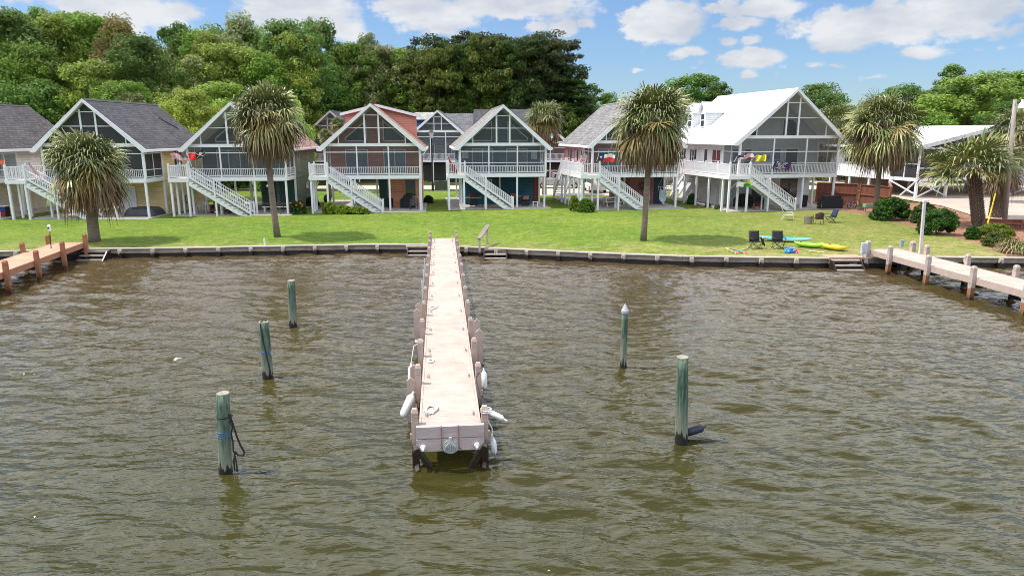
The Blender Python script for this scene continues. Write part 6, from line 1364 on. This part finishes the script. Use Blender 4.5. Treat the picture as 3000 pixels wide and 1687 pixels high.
def adiron(label, H_, x, y, c, rz=0):
    T_ = thing('adirondack_chair', label, 'chair', at(H_, x, y), H_.rotation_euler.z + rz)
    m = MB(); [m.beam((-.26 + .105 * i, .2, .3), (-.30 + .12 * i, .5, 1.0 - .02 * abs(i - 2.5)**2), .09, .02) for i in range(6)]; m.build('backrest', c, T_)
    m = MB(); [m.bx(-.28, .28, -.3 + i * .1, -.21 + i * .1, .36 - i * .012, .38 - i * .012) for i in range(6)]; m.build('seat', c, T_)
    for s in (-1, 1): MB().bx(s * .38 - .07, s * .38 + .07, -.36, .35, .54, .57).build('armrest', c, T_); MB().bx(s * .34 - .03, s * .34 + .03, -.32, -.24, 0, .54).build('leg', c, T_); MB().beam((s * .31, -.3, .33), (s * .31, .5, .02), .04, .1).build('leg', c, T_)
adiron('dark grey adirondack chair on the coral house patio', H3, 3.3, .8, mat('charcoal_plastic', (.05, .055, .06), .6)); adiron('pale cream patio chair at the left of the green house patio', H2, -3.4, .6, mat('cream_plastic', (.5, .45, .38), .6), .3)
def bin_(label, H_, x, y, c=BLK, r=.28, h=.8, name='trash_can', cat='trash can'): T_ = thing(name, label, cat, at(H_, x, y)); MB().cyl((0, 0, 0), (0, 0, h), r * .85, r, 14).build('body', c, T_); MB().cyl((0, 0, h), (0, 0, h + .05), r * 1.08, r, 14).build('lid', c, T_)
bin_('round black trash can before the coral wall', H3, 1.15, 2.4); bin_('dark trash can under the white house by the stairs foot', H6, 2.7, 1.2, h=1.0)
T_ = thing('picnic_table', 'white A-frame picnic table under the pink house', 'table', at(H5, -1.4, 2.2), R(8)); MB().bx(-.8, .8, -.4, .4, .72, .77).build('tabletop', WH, T_)
for s in (-1, 1): MB().bx(-.8, .8, s * .75 - .13, s * .75 + .13, .42, .46).build('bench', WH, T_); m = MB(); m.beam((s * .6, -.75, 0), (s * .6, -.2, .72), .05, .1); m.beam((s * .6, .75, 0), (s * .6, .2, .72), .05, .1); m.beam((s * .6, -.85, .38), (s * .6, .85, .38), .05, .1); m.build('leg', WH, T_)
T_ = thing('bench', 'white slatted bench before the dark green doors', 'bench', at(H2, 2.6, 1.1)); MB().bx(-1.2, 1.2, -.2, .2, .44, .48).build('seat', WH, T_); MB().bx(-1.2, 1.2, .18, .22, .62, .8).build('backrest', mat('dark_plum', (.1, .03, .03)), T_); [MB().bx(x - .04, x + .04, -.2, .2, 0, .44).build('leg', WHD, T_) for x in (-1, 1)]
RB = mat('red_brown_timber', (.11, .035, .02), .6, .2, 3); T_ = thing('garden_bench', 'chunky red-brown bench left of the green house stairs', 'bench', at(H2, -1.9, .9)); m = MB(); [m.bx(-.75, .75, .2 + .02 * i, .24 + .02 * i, .5 + i * .14, .6 + i * .14) for i in range(3)]; m.build('backrest', RB, T_); m = MB(); m.bx(-.75, .75, -.35, .2, .38, .43); m.bx(-.75, .75, -.36, -.33, .15, .36); m.build('seat', RB, T_)
for x in (-.75, .75): MB().bx(x - .05, x + .05, -.35, .25, 0, .62).build('side_panel', RB, T_)
T_ = thing('cafe_table', 'round wicker table with a brown umbrella-like centre under the green house', 'table', at(H2, -.9, 2.0)); MB().cyl((0, 0, .7), (0, 0, .74), .6, n=18).build('tabletop', mat('tan_wicker', (.4, .27, .2), .8), T_); MB().cyl((0, 0, 0), (0, 0, .7), .05).build('leg', RB, T_)
m = MB(); m.grid(lambda u, v: (-1.25 + 2.5 * u, -.9 + 1.8 * v, .02 + .62 * (1 - max(abs(2 * u - 1), abs(2 * v - 1))**9) + .02 * math.sin(9 * u) * math.sin(7 * v)), 20, 14); T_ = thing('hot_tub', 'dark grey covered hot tub on the yellow house patio', 'hot tub', at(H1, 2.7, 1.6)); m.build('cover', mat('charcoal_cover', (.045, .048, .055), .6, .2, 2), T_, True)
T_ = thing('hanging_chair', 'pale blue striped hammock chair hanging under the pink house', 'hammock chair', at(H5, 3.1, 1.2, 0)); m = MB(); m.grid(lambda u, v: (-.3 + .6 * u, .25 * math.sin(v * 3) - .1, .35 + 1.1 * v**2.2 + .3 * abs(2 * u - 1)**2), 6, 10); m.build('sling', mat('pale_blue_cloth', (.4, .46, .52), .8, .2, 6), T_, True, solid=.02); m = MB(); m.beam((-.5, 0, 1.75), (.5, 0, 1.75), .04, .04); [m.cyl((x, 0, 1.75), (0, 0, 2.75), .01, n=4) for x in (-.48, .48)]; [m.cyl((x, 0, 1.75), (x * .6, 0, 1.2), .01, n=4) for x in (-.48, .48)]; m.build('spreader', WHD, T_)
T_ = thing('daybed', 'patio bench with blue and pale cushions under the pink house', 'bench', at(H5, 1.6, 2.4), R(8)); MB().bx(-.8, .8, -.3, .3, .2, .38).build('frame', RB, T_); MB().bx(-.75, .75, -.28, .28, .38, .5).build('cushion', mat('blue_cushion', (.05, .12, .3), .8), T_, bevel=.04); [MB().bx(x - .22, x + .22, .1, .26, .5, .86).build('pillow', mat('floral_pillow', (.5, .42, .42), .8, .4, 9), T_, bevel=.05) for x in (-.5, .5)]
T_ = thing('wall_wreath', 'round dark metal wreath on the dusty rose wall', 'wreath', at(H5, 1.75, 3.02, 0), R(8)); m = MB()
for k in range(14): a = k * .4488; m.tube([(.15 * math.cos(a), 0, 1.75 + .15 * math.sin(a)), (.42 * math.cos(a), -.03, 1.75 + .42 * math.sin(a))], [.03, .05], 6)
m.build('petals', mat('dark_metal', (.06, .07, .08), .5), T_)
T_ = thing('stool', 'small white step stool at the right post of the slate blue house', 'stool', at(H4, 2.95, .3)); MB().bx(-.25, .25, -.18, .18, .42, .46).build('seat', WH, T_); [MB().bx(x - .03, x + .03, y - .03, y + .03, 0, .42).build('leg', WH, T_) for x in (-.2, .2) for y in (-.14, .14)]
T_ = thing('armchair', 'dark armchair with striped blanket at the right under the slate blue house', 'chair', at(H4, 2.2, 1.2)); MB().bx(-.4, .4, -.35, .3, .1, .42).build('seat', BLKF, T_, bevel=.05); MB().bx(-.4, .4, .2, .36, .42, .85).build('backrest', BLKF, T_, bevel=.05); MB().bx(-.3, .3, .16, .4, .55, .88).build('blanket', mat('striped_blanket', (.4, .18, .16), .9, .5, 5, fn=planks(0, .1, .4, .3)), T_)
T_ = thing('step_ladder', 'red wooden step ladder leaning under the yellow house stairs', 'ladder', at(H1, -2.0, 2.6)); m = MB(); [m.beam((x, -.3, 0), (x * .6, .3, 1.7), .05, .07) for x in (-.35, .35)]; [m.bx(-.3, .3, -.3 + i * .12, -.2 + i * .12, .3 + i * .33, .34 + i * .33) for i in range(4)]; m.build('frame', mat('red_stain', (.2, .04, .03)), T_)
T_ = thing('cooler_table', 'white-topped table with blue and red coolers beneath at the off-white house', 'table', at(H0, 3.2, 1.2)); MB().bx(-.7, .6, -.3, .3, .82, .86).build('tabletop', WH, T_); [MB().bx(x - .03, x + .03, -.25, .25, 0, .82).build('leg', BLK, T_) for x in (-.6, .5)]
for lb_2, x, z, cc_ in (('blue cooler under the white-topped table', 3.4, .42, (.01, .03, .25)), ('red cooler on the slab under the white-topped table', 3.3, 0, (.25, .01, .015))):
    T_ = thing('cooler', lb_2, 'cooler', at(H0, x, 1.2, .05 + z)); MB().bx(-.32, .32, -.2, .2, 0, .3).build('body', mat(lb_2[:4] + '_cooler', cc_, .4), T_, bevel=.02); MB().bx(-.33, .33, -.21, .21, .3, .37).build('lid', mat(lb_2[:4] + '_lid', tuple(min(1, v_ * 1.6) for v_ in cc_), .4), T_, bevel=.02)
T_ = thing('flamingo_ornament', 'pink hanging flamingo ornament under the white house stairs', 'ornament', at(H6, -1.6, .4, 0)); MB().tube([(0, 0, 1.2), (.08, 0, 1.4), (.1, 0, 1.7), (0, 0, 1.95)], [.05, .13, .1, .04], 8).build('body', mat('dusty_pink', (.5, .17, .2)), T_, True); MB().cyl((0, 0, 1.95), (0, 0, 2.7), .008, n=4).build('cord', BLK, T_)
T_ = thing('hose_reel', 'coiled red and green hose on the yellow house right wall', 'hose', at(H1, 4.0, 6.2, 0)); m = MB(); [m.tube([(.05 + .02 * k, .35 * math.cos(a), .9 + .35 * math.sin(a)) for a in np.linspace(0, 6.283, 17)], .03, 5, caps=False) for k in range(3)]; m.build('hose', mat('hose_green', (.06, .12, .08), .5), T_)
T_ = thing('electric_meter', 'grey electric meter box on the yellow side wall', 'meter box', at(H1, 3.95, 8.4, 0)); MB().bx(0, .16, -.2, .2, 1.4, 2.0).build('box', mat('meter_grey', (.3, .32, .34)), T_); MB().bx(.02, .08, -.03, .03, 2.0, 3.0).build('conduit', mat('meter_grey2', (.35, .36, .37)), T_)
T_ = thing('gooseneck_lamp', 'tall black gooseneck lamp at the green house corner post', 'lamp', at(H2, 3.6, -.5, 0)); m = MB(); m.tube([(-.3, -.1, .05), (0, 0, .35), (0, 0, 1.4), (-.3, 0, 2.1), (-.9, 0, 2.35)], .025, 7); m.build('stem', BLK, T_); m = MB(); m.tube([(-.88, 0, 2.36), (-1.1, 0, 2.38), (-1.3, 0, 2.34)], [.04, .15, .03], 10); m.build('lamp_shade', mat('cream_shade', (.5, .48, .42)), T_)
T_ = thing('kamado_grill', 'shiny black egg-shaped grill behind the coral landing posts', 'grill', at(H3, -4.3, 2.2)); MB().tube([(0, 0, .5), (0, 0, .6), (0, 0, .9), (0, 0, 1.15), (0, 0, 1.3)], [.1, .27, .33, .24, .05], 14).build('body', mat('gloss_black', (.02, .02, .022), .15), T_, True); MB().bx(-.3, .3, -.3, .3, 0, .5).build('stand', BLK, T_)
for H_, x, y, lab in ((H6, -3.2, 1.0, 'left cafe chair of black metal under the white house landing'), (H6, -1.9, 1.0, 'right cafe chair of black metal under the white house landing')): camp_chair(lab, at(H_, x, y), R(12 + (30 if x < -3 else -30)), name='patio_chair')
T_ = thing('patio_table', 'round black patio table under the white house landing', 'table', at(H6, -2.5, 1.3)); MB().cyl((0, 0, .7), (0, 0, .73), .5, n=18).build('tabletop', BLK, T_); MB().cyl((0, 0, 0), (0, 0, .7), .04).build('leg', BLK, T_)
for lab, H_, x, y, s in (('potted yellow flowers beside the white house stairs foot', H6, 3.1, -.3, 1), ('red flowers in a pot under the white house landing', H6, -2.9, -.2, 0)):
    T_ = thing('flower_pot', lab, 'plant pot', at(H_, x, y)); MB().cyl((0, 0, 0), (0, 0, .28), .14, .19, 12).build('pot', mat('terracotta', (.35, .16, .09)), T_); rs = np.random.RandomState(8); V, F = leaves(rs, np.array([[0, 0, .5]] * 3), np.array([[.2, .2, .25]] * 3), 50, .06); o = bpy.data.objects.new('blooms', npmesh('blooms', V, F, LEAF)); col.objects.link(o); o.parent = T_; o.color = ((.3, .25, .04, 1) if s else (.3, .05, .06, 1))

# ================================================================ groups for repeats
GRP = dict(beach_house='stilt houses in the front row', gabled_house='gabled houses in the second row', palm_tree='palm trees', bush='shrubs and hedges', mooring_pile='mooring piles standing in the water', boat_fender='boat fenders', rope='ropes on the pier and piles', dock='docks on either side', water_steps='steps in the seawall',
 camping_chair='folding camp chairs', patio_chair='black cafe chairs', kayak='kayaks on the lawn', paddle='paddles on the grass', toy_blaster='toys on the grass', bucket='toy buckets', fence='brown board fence runs', bicycle='child bicycles', parked_car='parked cars', flag='flags on the decks', covered_grill='grills under the houses', grill='grills under the houses', adirondack_chair='patio chairs under the houses', trash_can='trash cans', cooler='coolers', flower_pot='flower pots')
for o in bpy.data.objects:
    k = o.name.split('.')[0]
    if o.parent is None and k in GRP and not o.get('group'): o['group'] = GRP[k]
